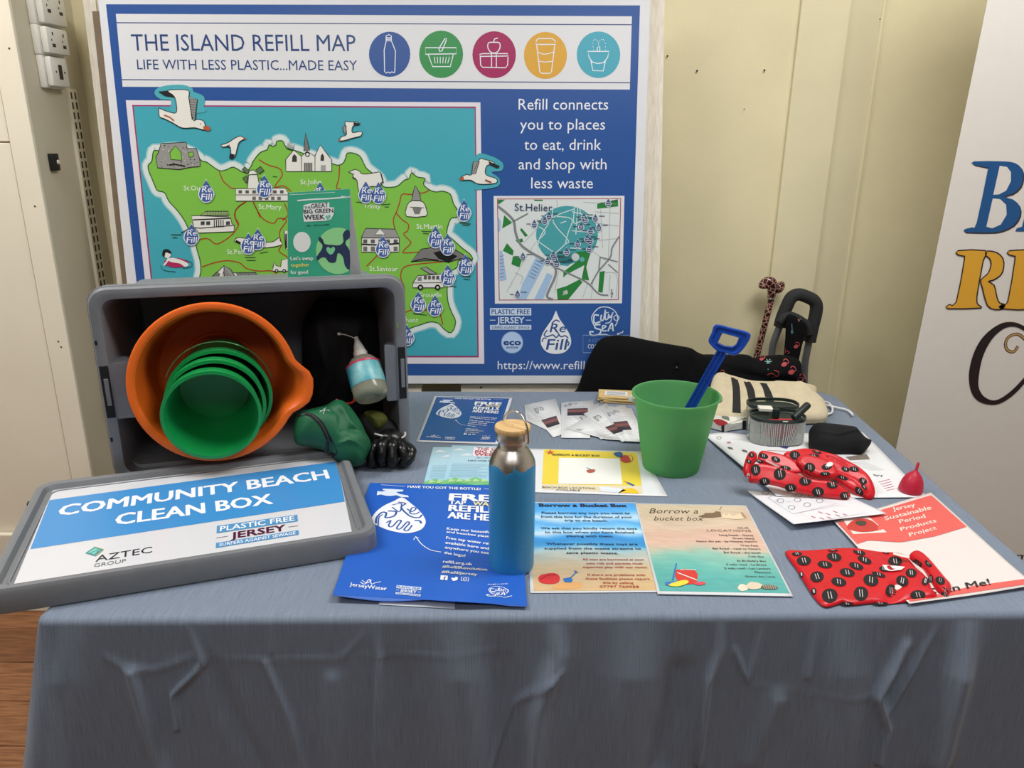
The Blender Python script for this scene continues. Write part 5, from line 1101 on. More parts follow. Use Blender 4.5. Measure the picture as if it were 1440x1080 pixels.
S.fill(m1([(915, 140), (950, 128), (950, 122), (1000, 120), (1010, 112), (1035, 115), (1040, 140), (990, 146), (945, 145)]), (120, 96, 76), 3); S.fill(m1([(1040, 148), (1050, 120), (1065, 135), (1080, 122), (1100, 138), (1140, 122), (1180, 150), (1120, 155)]), (226, 206, 176), 3); S.stroke(m1([(1030, 105), (1040, 88)]), .8, BR_, 3); S.fill(m1([(1140, 120), (1150, 118), (1175, 148), (1160, 148)]), (170, 140, 110), 4)
S.text('OUR', m1(1128, 205), m1(1190, 206), 3, (110, 92, 80), 0, L=3); S.text('LOCATIONS', m1(965, 219), m1(1200, 221), 3, (110, 92, 80), 0, L=3)
for st_, x0, x1, y in [('Long beach - Gorey', 1030, 1212, 243), ('Green Island', 1100, 1216, 260), ("Havre des pas - by Hooray Henri's", 908, 1230, 276), ('West Park', 1142, 1238, 298), ("Bel Royal - next to Vinny's", 995, 1250, 315), ('Bel Royal - the kiosk', 1055, 1252, 336), ('Coin Site', 1185, 1268, 357), ("St Brelade's Bay", 1125, 1280, 380), ('5 mile road - La Braye', 1068, 1282, 400), ('5 mile road - Les Laveurs', 1058, 1302, 420), ('Plemont', 1220, 1305, 441), ('Greve des Lecq', 1168, 1325, 463)]:
    S.text(st_, m1(x0, y), m1(x1, y + 2), 2.6, (70, 60, 60), .01, L=3)
S.fill(m1(crom([(795, 425), (900, 428), (912, 470), (895, 498), (815, 496)], 2, True)), (206, 56, 52), 3); S.stroke(m1([(805, 440), (910, 480)]), 2, (230, 226, 220), 4); S.stroke(m1([(820, 425), (905, 425)]), 1.4, (230, 220, 216), 4); S.fill(m1(crom([(890, 495), (940, 488), (955, 500), (915, 508)], 2, True)), (214, 70, 90), 4)
S.stroke(m1([(800, 392), (780, 480)]), 2, (50, 110, 190), 5); S.fill(m1([(740, 490), (800, 485), (795, 508), (742, 506)]), (50, 110, 190), 4); S.fill(m1(crom([(755, 508), (800, 490), (850, 480), (865, 495), (810, 515)], 2, True)), (236, 212, 70), 5)
S.fill(m1(crom([(1128, 515), (1145, 500), (1178, 510), (1180, 530), (1150, 538), (1130, 528)], 3, True)), (224, 214, 196), 3); S.fill(m1(crom([(1175, 505), (1200, 490), (1250, 500), (1255, 520), (1210, 530), (1178, 522)], 3, True)), (214, 200, 178), 4); S.fill(m1(crom([(1250, 515), (1280, 505), (1330, 512), (1340, 525), (1300, 530), (1265, 526)], 3, True)), (110, 100, 90), 4)
for k in range(6): S.stroke(m1([(1262 + 12 * k, 508), (1270 + 12 * k, 528)]), .7, (180, 170, 156), 5)
S.out('poster_print', t, INK_GLOSS)
# fan of narrow white cards
fan = [[(-12, 268), (120, 238), (252, 497), (0, 380)], [(-12, 264), (222, 213), (300, 470), (202, 507)], [(262, 246), (470, 232), (480, 512), (262, 509)], [(292, 242), (500, 229), (560, 470), (280, 455)], [(330, 330), (540, 250), (650, 500), (560, 520)], [(300, 440), (560, 290), (760, 530), (600, 520)],
       [(430, 330), (600, 250), (800, 520), (720, 540)], [(560, 300), (740, 262), (870, 540), (745, 535)], [(600, 270), (790, 290), (900, 525), (790, 520)]]
names = ['leftmost lower card of the white card fan, beside the bottle cap', 'second card of the white card fan, showing a dark red picture', 'third card from the left of the white card fan', 'fourth card from the left in the white fan with a dark picture', 'fifth card of the white fan, near its middle', 'sixth card of the white fan, near its middle', 'seventh card of the white fan, towards the green bucket', 'eighth card of the white fan, partly behind the green bucket', 'last card of the white fan, lines of text, against the green bucket']
for k, (C, lab) in enumerate(zip(fan, names)):
    t, S, q = paper('info_card', lab, 'card', z8(C), .0006 * k + .0004, col=(230, 231, 234), group='fan of narrow white cards', ns=2)
    if k in (1, 3, 6, 7):
        S.qtext(q, 'gro', .12, .45, .13, .08, (90, 92, 96), -.01, 0, 3)
        S.grad(hom(q(.1, .30), q(.78, .30), q(.78, .55), q(.1, .55)), [(0, (50, 42, 46)), (.4, (150, 90, 84)), (.6, (60, 44, 48)), (1, (36, 34, 40))], 3, 8, 2)
        for j in range(4): S.stroke([q(.1, .20 + .025 * j), q(.7, .20 + .025 * j)], .35, (150, 152, 156), 2)
        for j in range(3): S.stroke([q(.1, .60 + .03 * j), q(.7, .60 + .03 * j)], .35, (150, 152, 156), 2)
    else:
        for j in range(14): S.stroke([q(.12, .2 + .05 * j), q(.85 - .2 * (j % 3 == 2), .2 + .05 * j)], .4, (128, 130, 136), 2)
        S.qtext(q, 'gro', .12, .4, .12, .06, (90, 92, 96), -.01, 0, 3)
    S.out('card_print', t, INK)
# kraft card boxes
M_kr = mat('kraft_card', (206, 178, 122), .7, var=.05, nscale=60)
c = hz(869, 563); cc = [('topmost', .0), ('second', .003), ('third', -.002), ('fourth', .004), ('bottom', -.001)]
for k in range(5):
    zt_ = TZ + .0034 * (4 - k); M = frame((c.x + cc[k][1] + (.006 if k > 2 else 0), c.y + .006 + cc[k][1] * .5, zt_), -.10 + cc[k][1] * 20)
    t = thing('kraft_box', '%s flat kraft card box of the stack behind the white card fan' % cc[k][0], 'box', tuple(M.translation), 'stack of flat kraft card boxes')
    g = G(); g.box((-.052, -.033, 0), (.052, .033, .0033), M, bev=.0006, seg=1); g.out('carton', M_kr, t)
    if k == 0:
        S = Sheet(M @ Vector((0, 0, .0034)), M.to_3x3() @ Vector((1, 0, 0)), M.to_3x3() @ Vector((0, 1, 0)))
        S.fill([(-.036, -.016), (.024, -.018), (.026, .018), (-.034, .02)], (232, 232, 230), 1, st=True)
        for j in range(3): S.stroke([(-.03, .01 - .01 * j), (-.01, .012 - .01 * j), (.01, .009 - .01 * j), (.02, .011 - .01 * j)], .003, (60, 90, 140), 2, st=True)
        S.out('label_print', t, INK)
# right-hand papers
c3r = Z(960, 520, 4.8); k5 = Z(1040, 650, 3.6)
def hl(a, b): return .002 + .03 * max(0, .5 - (b + .12) * 4) * 0 + .006 * math.exp(-((a + .16) / .04) ** 2)
t, S, q = paper('info_sheet', 'large white information sheet under the clear container and the spotted bag', 'leaflet', [(990, 611), (1213, 607), (1304, 699), (1092, 697)], .0, h=hl, col=(226, 228, 232), ns=24)
S.fill(c3r([(300, 520), (430, 545), (440, 562), (310, 535)]), (90, 92, 90), 2); S.text('by', c3r(1300, 720), c3r(1360, 722), 4.5, (60, 60, 64), 0, L=3); S.fill(c3r([(1100, 590), (1240, 570), (1265, 605), (1130, 612)]), (130, 120, 112), 2)
for k in range(5): S.stroke([c3r(1320 + k * 14, 760 + k * 14), c3r(1400 + k * 8, 740 + k * 16)], 1, (200, 110, 120), 2)
for k in range(7): S.stroke([c3r(1110 + k * 25, 630 + k * 8), c3r(1240 + k * 20, 622 + k * 9)], .5, (160, 162, 168), 2)
S.ring(c3r(245, 460), 3, .8, (120, 120, 90), 2, L=2); S.circ(c3r(312, 492), 3, (190, 120, 130), 1.2, L=2)
for k in range(5): S.stroke([c3r(340 + k * 30, 470 + k * 6), c3r(470 + k * 20, 465 + k * 8)], .5, (150, 152, 158), 2)
S.fill(c3r([(640, 520), (730, 515), (700, 535)]), (50, 60, 120), 2); S.stroke(c3r([(570, 545), (720, 552)]), 1, (200, 90, 100), 2)
S.out('sheet_print', t, INK)
def hc(a, b): return .002 + .05 * max(0, .045 - b) ** 1.0 + .02 * max(0, -b)
t, S, q = paper('folded_leaflet', 'white leaflet with small grey and pink diagrams, under the heaped spotted bag', 'leaflet', [(1051, 690), (1192, 696), (1247, 722), (1116, 737)], .002, h=hc, col=(224, 226, 232), ns=24)
S.stroke(c3r([(575, 865), (690, 820), (1040, 905), (745, 975)]), .7, (130, 140, 170), 2, True); S.stroke(c3r([(790, 965), (1060, 915), (1240, 965), (900, 1030)]), .6, (190, 170, 190), 2, True)
for x, y in [(660, 885), (735, 930), (775, 880), (840, 912), (870, 850), (925, 885), (560, 830), (785, 845)]: S.ring(c3r(x, y), 4.6, .8, (120, 124, 136), 2.8, L=2)
for x, y in [(882, 995), (940, 1005), (930, 965), (980, 975), (1030, 960), (990, 1000), (1045, 985), (1095, 978)]: S.stroke(c3r([(x - 15, y - 6), (x + 15, y + 6)]), 2, (206, 110, 140), 2)
for x, y in [(620, 890), (700, 895), (740, 850)]: S.stroke(c3r([(x, y), (x + 30, y - 4)]), .5, (120, 124, 136), 2)
S.out('leaflet_print', t, INK)
def hp(a, b): return .002 + .0012 * math.exp(-((b - .06) / .035) ** 2) * (1 + math.sin(a * 22 + 2)) + .001 * math.exp(-((b + .16) / .04) ** 2) * (1 + math.sin(a * 26))
t, S, q = paper('coral_poster', 'white poster with coral bands and rounded lettering hanging to the front right table corner', 'poster', [k5(478, 300), k5(968, 152), k5(1496, 622), k5(860, 716)], .0015, h=hp, col=(222, 214, 212), ns=40)
CO = (222, 96, 90)
q2 = lambda u, v: q(u, v)
def band(top, bot, L=2, m=24):
    ST = []; 
    def itp(P, t_):
        for (a, b), (c_, d_) in zip(P, P[1:]):
            if t_ <= c_: return b + (d_ - b) * (t_ - a) / (c_ - a)
        return P[-1][1]
    for i in range(m + 1):
        u = .02 + .96 * i / m
        for j in range(7): ST.append(S.hit(q(u, itp(top, u) * (1 - j / 6) + itp(bot, u) * j / 6)))
    S._add(ST, [(i * 7 + j, i * 7 + j + 1, (i + 1) * 7 + j + 1, (i + 1) * 7 + j) for i in range(m) for j in range(6)], CO, L)
band([(0, .03), (1, .03)], [(0, .31), (.15, .30), (.4, .40), (.7, .42), (1, .40)])
band([(0, .94), (.3, .955), (.6, .93), (1, .94)], [(0, .985), (1, .985)])
LT = (246, 226, 216)
for st_, a, b, h in [('Jersey', (778, 250), (890, 226), 6), ('Sustainable', (738, 298), (972, 240), 6), ('Period', (812, 313), (942, 284), 6), ('Products', (818, 352), (997, 306), 6), ('Project', (862, 380), (998, 342), 6)]:
    S.text(st_, k5(*a), k5(*b), 0, LT, .012, 0, 4, up=(-2.2, -5))
S.fill(k5([(520, 290), (650, 275), (745, 357), (575, 366)]), (236, 222, 216), 3); S.fill(k5(crom([(545, 325), (580, 295), (650, 292), (695, 320), (690, 348), (620, 356), (560, 345)], 3, True)), (196, 60, 56), 4); S.fill(k5(crom([(585, 312), (600, 300), (640, 305), (635, 322), (610, 325)], 3, True)), (70, 66, 52), 5)
S.text('Scan Me!', k5(965, 676), k5(1272, 622), 0, (30, 26, 28), .01, 0, 4, up=(-3.0, -8.5))
S.out('poster_print', t, INK)
# ------------------------------------------------------------------ steel bottle
M_steel = mat('brushed_steel', (214, 208, 200), 0.3, metal=1.0, var=.05, nscale=60, stretch=(1, 1, 12))
bb = hz(719, 796); rB = .0372
bot = thing('steel_bottle', 'blue painted steel drink bottle with chipped shoulder, bamboo lid and wire loop', 'bottle', tuple(bb))
g = G(); prof = [(.001, .002), (.030, .001), (.034, .0), (rB - .001, .003), (rB - .0004, .008), (rB - .0004, .180), (rB - .001, .190), (rB - .004, .200), (rB - .010, .209), (.0245, .2135), (.0225, .216), (.0222, .222), (.0222, .228)]
g.lathe(prof, bb, n=64, cap1=True); g.out('body', M_steel, bot, 50)
M_bp = mat('blue_paint', (44, 136, 190), 0.36, var=.02, nscale=200)
nn = 96; rs = []; rnd = random.Random(11); top = []
for j in range(nn):
    a = 2 * math.pi * j / nn
    top.append(.192 + .004 * math.sin(3 * a + 1) + .003 * math.sin(7 * a) + .0008 * rnd.uniform(-1, 1) - (.010 if abs((a - 4.55 + math.pi) % (2 * math.pi) - math.pi) < .22 else 0) - .006 * math.exp(-(((a - 4.2) % 6.283) / .2) ** 2))
def rad_at(z):
    for (r0, z0), (r1, z1) in zip(prof[2:], prof[3:]):
        if z0 <= z <= z1: return r0 + (r1 - r0) * (z - z0) / (z1 - z0 + 1e-9)
    return prof[-1][0]
for t_ in [0, .02, .045, .2, .4, .6, .8, .9, .94, .97, 1.0]:
    ring_ = []
    for j in range(nn):
        a = 2 * math.pi * j / nn; z = .0015 + (top[j] - .0015) * t_; r = rad_at(z) + .0005 - (.0007 if t_ == 1.0 else 0)
        ring_.append(bb + Vector((r * math.cos(a), r * math.sin(a), z)))
    rs.append(ring_)
g = G(); g.loft(rs, True, False, False); g.out('paint_coat', M_bp, bot, True, 'satin blue paint with an uneven chipped upper edge')
g = G(); g.lathe([(.0222, .226), (.0262, .227), (.0268, .229), (.0268, .2405), (.0262, .242), (.01, .242)], bb, n=56, cap0=True, cap1=True); cap = g.out('cap', M_steel, bot, 40)
M_bam = mat('bamboo', (196, 158, 104), .5, nscale=40, stretch=(1, 14, 1), rgb2=(222, 188, 136), bump=.1)
g = G(); g.lathe([(.0255, .2418), (.0278, .2425), (.0284, .245), (.0284, .2485), (.0274, .2505), (.001, .2508)], bb, n=56, cap0=True); g.out('bamboo_disc', M_bam, cap, 40)
P = []
for i in range(25):
    a = math.radians(-12 + i * 204 / 24); P.append(bb + Vector((.004 + .0285 * math.cos(a) * .72, -.0285 * math.cos(a) * .74, .236 + .0385 * math.sin(a))))
g = G(); g.tube(P, .0016, 10); g.out('wire_loop', mat('polished_wire', (200, 196, 190), .15, metal=1), cap, True)

# ------------------------------------------------------------------ green bucket with blue spade
M_tb = bpy.data.materials.new('translucent_green'); M_tb.use_nodes = True; nt = M_tb.node_tree; N = nt.nodes; b = N['Principled BSDF']
b.inputs['Base Color'].default_value = (*lin((120, 190, 140)), 1); b.inputs['Roughness'].default_value = .38
tl_ = N.new('ShaderNodeBsdfTranslucent'); tl_.inputs[0].default_value = (*lin((184, 224, 168)), 1); tp_ = N.new('ShaderNodeBsdfTransparent'); tp_.inputs[0].default_value = (*lin((120, 216, 150)), 1)
m1_ = N.new('ShaderNodeMixShader'); m1_.inputs[0].default_value = .55; m2_ = N.new('ShaderNodeMixShader'); m2_.inputs[0].default_value = .28
nt.links.new(b.outputs[0], m1_.inputs[1]); nt.links.new(tl_.outputs[0], m1_.inputs[2]); nt.links.new(m1_.outputs[0], m2_.inputs[1]); nt.links.new(tp_.outputs[0], m2_.inputs[2]); nt.links.new(m2_.outputs[0], N['Material Output'].inputs[0])
kb = hz(943, 656); H_ = .168
buc = thing('beach_bucket', 'translucent green toy beach bucket standing on the table with a blue spade in it', 'bucket', tuple(kb))
g = G(); g.lathe([(.001, .006), (.052, .005), (.056, .001), (.0595, .0), (.0605, .004), (.062, .012), (.0875, H_ - .008), (.0895, H_ - .006), (.0925, H_ - .004), (.0930, H_ - .001), (.0920, H_), (.0880, H_ - .001), (.0855, H_ - .009), (.0605, .014), (.057, .0085), (.001, .008)], kb, n=72); g.out('body', M_tb, buc, 40)
for s in (-1, 1):
    g = G(); g.lathe([(.008, 0), (.008, .004), (.004, .007)], kb + Vector((s * .091, 0, H_ - .012)), (s, 0, 0), 16, cap0=True, cap1=True); g.out('handle_stud', M_noz, buc, True)
P = [kb + Vector((.096 * math.cos(a), .010 + .094 * math.sin(a) * .98, H_ - .012 - .052 * math.sin(a))) for a in [math.pi * i / 24 for i in range(25)]]
g = G(); g.tube(P, [(.0018, .004)] * 25, 8, flat=(0, 0, 1)); g.out('handle', M_noz, buc, True, 'white plastic handle folded down behind the rim')
# spade
s5 = Z(870, 440, 4.32); ysp = kb.y - .012
M_sp = mat('blue_plastic', (22, 66, 158), .3, var=.03)
spade = thing('toy_spade', 'blue plastic toy spade with a D-shaped handle standing in the green bucket', 'spade', (kb.x, kb.y, TZ + .01))
# plane through the handle: leans back-left to front-right, facing the camera
hb = kb + Vector((-.020, .005, .016)); ht = hy(*s5(625, 235), kb.y + .01)
sv = (ht - hb).normalized(); sn = (CAM - ht); sn = (sn - sv * sn.dot(sv)).normalized(); su = sv.cross(sn)
S = Sheet(ht, su, sv)
if S.N.dot(CAM - ht) < 0: S.N = -S.N
def spp(pts, dz=0): return [S.O + S.U * a + S.V * b_ + S.N * dz for a, b_ in [S.hit(p) for p in pts]]
outer = s5([(590, 70), (775, 115), (800, 140), (740, 240), (700, 258), (655, 250), (630, 285), (580, 218), (545, 165), (548, 145)])
outer = s5([(590, 70), (690, 92), (780, 115), (803, 142), (775, 195), (738, 240), (700, 258), (640, 240), (600, 232), (560, 195), (545, 168), (565, 120)])
hole = s5([(630, 122), (730, 150), (712, 192), (690, 205), (640, 198), (602, 180)])
g = G(); po = crom(outer, 3, True); 
# D ring as loft between outer and hole outlines sampled by angle
cxh = sum(p[0] for p in hole) / len(hole); cyh = sum(p[1] for p in hole) / len(hole)
def radial(P, ang):
    best = None
    for (x0, y0), (x1, y1) in zip(P, P[1:] + P[:1]):
        dx, dy = math.cos(ang), math.sin(ang); ex, ey = x1 - x0, y1 - y0; den_ = dx * ey - dy * ex
        if abs(den_) < 1e-9: continue
        t_ = ((x0 - cxh) * ey - (y0 - cyh) * ex) / den_; u_ = ((x0 - cxh) * dy - (y0 - cyh) * dx) / den_
        if t_ > 0 and -1e-6 <= u_ <= 1 + 1e-6: best = max(best or 0, t_)
    return best or 1
A_n = 72; ro = [radial(po, 2 * math.pi * i / A_n) for i in range(A_n)]; rh = [radial(hole, 2 * math.pi * i / A_n) for i in range(A_n)]
def rg(f, dz): return spp([(cxh + ((rh[i] * (1 - f) + ro[i] * f)) * math.cos(2 * math.pi * i / A_n), cyh + ((rh[i] * (1 - f) + ro[i] * f)) * math.sin(2 * math.pi * i / A_n)) for i in range(A_n)], dz)
R_ = [rg(0, -.010), rg(0, .004), rg(.08, .0065), rg(.16, .0065), rg(.24, .003), rg(.62, .003), rg(.70, .0065), rg(.92, .0065), rg(1, .004), rg(1, -.010), rg(.5, -.0115)]
g.loft(R_ + [R_[0]], True, False, False); g.out('handle_grip', M_sp, spade, True)
W0 = .0105; k0 = spp(s5([(628, 236)]))[0]; g = G()
ptop = k0; pbot = hb + sv * .06
for (a0, a1, d0, d1) in [(-W0, -W0 + .003, -.006, .006), (W0 - .003, W0, -.006, .006), (-W0, W0, -.003, .002), (-.0012, .0012, .002, .005)]:
    V = []
    for p in (pbot, ptop): V.append([p + su * a + S.N * d for a, d in ((a0, d0), (a1, d0), (a1, d1), (a0, d1))])
    g.loft(V)
g.out('shaft', M_sp, spade)
g = G(); bl_ = []
for t_, w_ in [(0, .010), (.15, .022), (.35, .030), (.7, .028), (.9, .020), (1.0, .006)]:
    c = pbot - sv * (.095 * t_ - .01); c.z = max(c.z, TZ + .012)
    bl_.append([c + su * a + S.N * (.006 * (abs(a) / w_) ** 2 * 1.2 + dz) for a, dz in [(-w_, 0), (-w_ / 2, 0), (0, 0), (w_ / 2, 0), (w_, 0), (w_, -.002), (w_ / 2, -.002), (0, -.002), (-w_ / 2, -.002), (-w_, -.002)]])
g.loft(bl_); g.out('blade', M_sp, spade, True)

# ------------------------------------------------------------------ chair with jacket, trolley, cane behind the table
M_blk2 = mat('black_fabric', (6, 7, 10), .9, var=.15, nscale=60, bump=.3, bscale=90, spec=.25)
M_ch = mat('chair_plastic', (46, 46, 50), .5)
ch = thing('folding_chair', 'dark folding chair behind the table, hidden under the black jacket', 'chair', (.54, 2.20, 0))
g = G(); g.box((.42, 2.125, .66), (.68, 2.140, .80), bev=.008); g.out('backrest', M_ch, ch, True)
for x in (.43, .67):
    g = G(); g.tube([(x, 2.145, .80), (x, 2.17, .45), (x, 2.24, 0)], .009); g.out('back_leg', M_ch, ch, True)
s36 = Z(800, 380, 3.6); O = hy(900, 520, 2.095)
jk, S = pillow('black_jacket', O, (1, 0, 0), (0, 0, 1), s36([(20, 660), (45, 600), (62, 550), (90, 470), (125, 400), (165, 350), (230, 332), (300, 336), (380, 352), (470, 370), (560, 385), (620, 397), (655, 418), (690, 432), (740, 445), (765, 520), (780, 640), (700, 690), (300, 690)]), .024, .05, M_blk2, None, wr=.003, fr=14, seed=4, rings=26, back=.006,
               folds=[(s36([(560, 390), (545, 450), (555, 520)]), .004, .006), (s36([(590, 400), (620, 500)]), -.004, .008)])
tagt(jk, 'black jacket draped over the chair back behind the green bucket', 'jacket')
o = S.pos(*S.hit(s36(546, 493)), 2); g = G(); g.lathe([(.004, -.003), (.0045, 0), (.003, .003)], o, (1, 0, 0), 12, cap0=True, cap1=True); g.out('cord_toggle', mat('dark_metal', (60, 62, 66), .3, .7), jk, True)
c66 = Z(980, 380, 6.0); YT = 2.235
tro = thing('shopping_trolley', 'shopping trolley with padded loop handle and dark flamingo print bag behind the table', 'trolley', (.96, 2.2, 0))
M_foam = mat('black_foam', (38, 39, 41), .8, var=.1, nscale=200, bump=.2, bscale=800); M_tube = mat('grey_tube', (112, 116, 120), .35, metal=.5)
P = [hy(*c66(*p), YT) for p in crom([(700, 475), (720, 400), (760, 300), (790, 240), (825, 212), (870, 205), (930, 225), (985, 255), (1008, 300), (1000, 380), (975, 480), (950, 600)], 5)]
g = G(); g.tube(P, .0185, 16); g.out('foam_grip', M_foam, tro, True)
for pts in ([(700, 470), (665, 560), (640, 640), (630, 730)], [(948, 590), (930, 680), (910, 800), (905, 960)]):
    P = [hy(*c66(*p), YT) for p in crom(pts, 4)]; P.append(Vector((P[-1].x, YT, .10))); g = G(); g.tube(P, .0105, 12); g.out('frame_tube', M_tube, tro, True)
P = [hy(*c66(*p), YT - .02) for p in crom([(700, 440), (740, 395), (800, 385), (880, 425), (935, 470), (945, 540)], 5)]; g = G(); g.tube(P, .012, 12); g.out('inner_grip', M_foam, tro, True)
for x in (-.13, .13):
    g = G(); g.lathe([(.05, -.014), (.075, -.012), (.08, 0), (.075, .012), (.05, .014)], Vector((.86 + x, 2.27, .08)), (1, 0, 0), 28, cap0=True, cap1=True); g.out('wheel', M_blk, tro, True)
g = G(); g.box((.68, 2.16, .12), (.89, 2.215, .66), bev=.02); g.out('bag_body', M_blk2, tro, True)
O = hy(*c66(700, 800), 2.135)
bg, S = pillow('bag_flap', O, (1, 0, 0), (0, .25, 1), c66([(-30, 760), (40, 715), (180, 712), (300, 712), (420, 712), (490, 745), (560, 728), (640, 720), (745, 716), (860, 760), (880, 860), (925, 960), (935, 985), (800, 985), (640, 985), (300, 960), (0, 940)]), .045, .05, M_blk2, tro, wr=.004, fr=26, seed=9, rings=26, back=.02, folds=[(c66([(560, 735), (600, 850), (560, 950)]), .006, .012), (c66([(200, 820), (500, 900), (850, 950)]), -.008, .012)])
PK = (176, 72, 76)
def flam(S, f, x, y, s):
    S.fill(f(crom([(x - 22 * s, y + 8 * s), (x - 10 * s, y - 10 * s), (x + 12 * s, y - 14 * s), (x + 24 * s, y), (x + 10 * s, y + 18 * s), (x - 10 * s, y + 20 * s)], 3, True)), PK, 2)
    S.stroke(f(crom([(x + 14 * s, y), (x + 34 * s, y - 10 * s), (x + 22 * s, y - 34 * s), (x + 2 * s, y - 36 * s), (x - 4 * s, y - 24 * s)], 4)), .9 * s, PK, 3)
flam(S, c66, 735, 790, 1.1); flam(S, c66, 795, 855, 1.2); flam(S, c66, 872, 920, 1.2); S.stroke(c66(crom([(590, 885), (630, 870), (680, 895), (690, 860), (650, 845)], 4)), 1.1, (170, 60, 60), 2); S.fill(c66([(600, 890), (640, 872), (690, 895), (640, 905)]), (130, 44, 48), 2); flam(S, c66, 545, 745, .8); flam(S, c66, 205, 872, .8)
S.stroke(c66([(600, 840), (600, 780)]), .8, (130, 170, 166), 2)
for a in range(6): S.stroke(c66([(602, 772), (602 + 30 * math.cos(a * 1.05), 768 + 22 * math.sin(a * 1.05))]), .9, (130, 170, 166), 2)
S.out('bag_print', bg, INK_CLOTH)
O = hy(*c66(820, 560), YT - .045)
bs, S = pillow('bag_strap', O, (1, 0, 0), (0, 0, 1), c66([(757, 400), (800, 375), (880, 415), (915, 450), (910, 540), (885, 640), (862, 740), (850, 800), (740, 790), (738, 700), (750, 560)]), .012, .02, M_blk2, tro, wr=.001, back=.004)
flam(S, c66, 835, 640, .9); S.fill(c66([(742, 700), (745, 655), (765, 680), (785, 690), (770, 705)]), PK, 2); S.fill(c66([(850, 415), (880, 408), (862, 432)]), (200, 150, 140), 2); S.stroke(c66([(800, 450), (803, 500), (800, 530)]), .9, (90, 130, 130), 2); S.fill(c66([(790, 515), (805, 500), (815, 525), (800, 540)]), (70, 104, 110), 2)
S.out('strap_print', bs, INK_CLOTH)
# cane
M_cane = bpy.data.materials.new('leopard_cane'); M_cane.use_nodes = True; nt = M_cane.node_tree; N = nt.nodes; b = N['Principled BSDF']
vo = N.new('ShaderNodeTexVoronoi'); vo.inputs['Scale'].default_value = 75; vo.feature = 'DISTANCE_TO_EDGE'; tc = N.new('ShaderNodeTexCoord'); nt.links.new(tc.outputs['Object'], vo.inputs['Vector'])
cr_ = N.new('ShaderNodeValToRGB'); cr_.color_ramp.interpolation = 'CONSTANT'; cr_.color_ramp.elements[0].color = (*lin((176, 132, 118)), 1); cr_.color_ramp.elements[1].position = .07; cr_.color_ramp.elements[1].color = (*lin((54, 22, 22)), 1)
nt.links.new(vo.outputs['Distance'], cr_.inputs[0]); nt.links.new(cr_.outputs[0], b.inputs['Base Color']); b.inputs['Roughness'].default_value = .18
YC = WY - .05
cp = [hy(*c66(*p), YC) for p in [(628, 240), (570, 470), (500, 745)]]; dn = (cp[2] - cp[0]).normalized(); base = cp[0] + dn * ((.0 - cp[0].z) / dn.z)
base.y = YC - .06
cane = thing('walking_cane', 'brown mottled walking cane leaning on the cream wall beside the trolley', 'cane', tuple(base))
g = G(); g.tube([cp[0], cp[2], base], .0095, 14); g.out('shaft', M_cane, cane, True)
c66p = lambda x, y: hy(*c66(x, y), YC)
P = [c66p(*p) for p in crom([(568, 150), (572, 115), (600, 92), (632, 105), (650, 140), (680, 150), (700, 130), (690, 112)], 4)]
g = G(); g.tube(P, [.013, .016, .017, .017, .016, .015, .014, .014, .014, .015, .015, .015, .015, .014, .014, .014, .014, .015, .016, .017, .017, .017, .016, .015, .015, .015, .014, .012, .009][:len(P)], 14); g.out('handle', M_cane, cane, True)
g = G(); g.tube([c66p(640, 130), c66p(634, 190), c66p(628, 232)], [.017, .013, .0115], 14); g.out('neck', M_cane, cane, True)
g = G(); g.tube([c66p(630, 226), c66p(627, 244)], .0118, 14); g.out('collar', M_steel, cane, True)

# ------------------------------------------------------------------ cream tote bag with three black stripes
M_cot = mat('cream_cotton', (198, 186, 158), .85, var=.05, nscale=40, bump=.3, bscale=120)
O = hz(1080, 592, TZ + .012); tl2 = math.radians(15)
tote = thing('tote_bag', 'cream cotton drawstring bag with three black stripes, folded at the back right of the table', 'bag', tuple(O))
Po = c3r([(225, 35), (330, 52), (450, 82), (560, 90), (700, 93), (890, 122), (905, 172), (958, 230), (975, 325), (850, 342), (700, 350), (560, 350), (430, 345), (300, 340), (215, 330), (170, 240), (185, 120)])
bo, S = pillow('cloth_body', O, (1, 0, 0), (0, math.cos(tl2), math.sin(tl2)), Po, .018, .03, M_cot, tote, wr=.0025, fr=34, seed=12, rings=28, back=.01, folds=[(c3r([(640, 100), (680, 200), (690, 300)]), .004, .006), (c3r([(780, 120), (850, 200), (960, 240)]), .005, .008), (c3r([(800, 260), (880, 280), (965, 290)]), .005, .006), (c3r([(270, 50), (275, 250)]), .003, .005), (c3r([(520, 230), (700, 250)]), .003, .006)])
for P in ([(325, 52), (368, 60), (385, 120), (390, 200), (392, 295), (335, 290), (338, 200), (336, 120)], [(408, 72), (455, 84), (480, 130), (492, 190), (498, 232), (450, 236), (442, 190), (430, 130)], [(518, 88), (566, 94), (596, 150), (614, 200), (616, 222), (562, 218), (553, 170), (538, 120)]):
    m = len(P) // 2; Lf = [P[0]] + P[:m:-1]; Rt = P[1:m + 1]
    Lf = crom(c3r(Lf), 5); Rt = crom(c3r(Rt), 5); k = min(len(Lf), len(Rt)); ST = []
    for i in range(k):
        for j in range(5): ST.append(S.hit((Lf[i][0] * (1 - j / 4) + Rt[i][0] * j / 4, Lf[i][1] * (1 - j / 4) + Rt[i][1] * j / 4)))
    S._add(ST, [(i * 5 + j, i * 5 + j + 1, (i + 1) * 5 + j + 1, (i + 1) * 5 + j) for i in range(k - 1) for j in range(4)], (26, 26, 30), 2)
S.out('stripes', tote, INK_CLOTH, 'three black stripes')
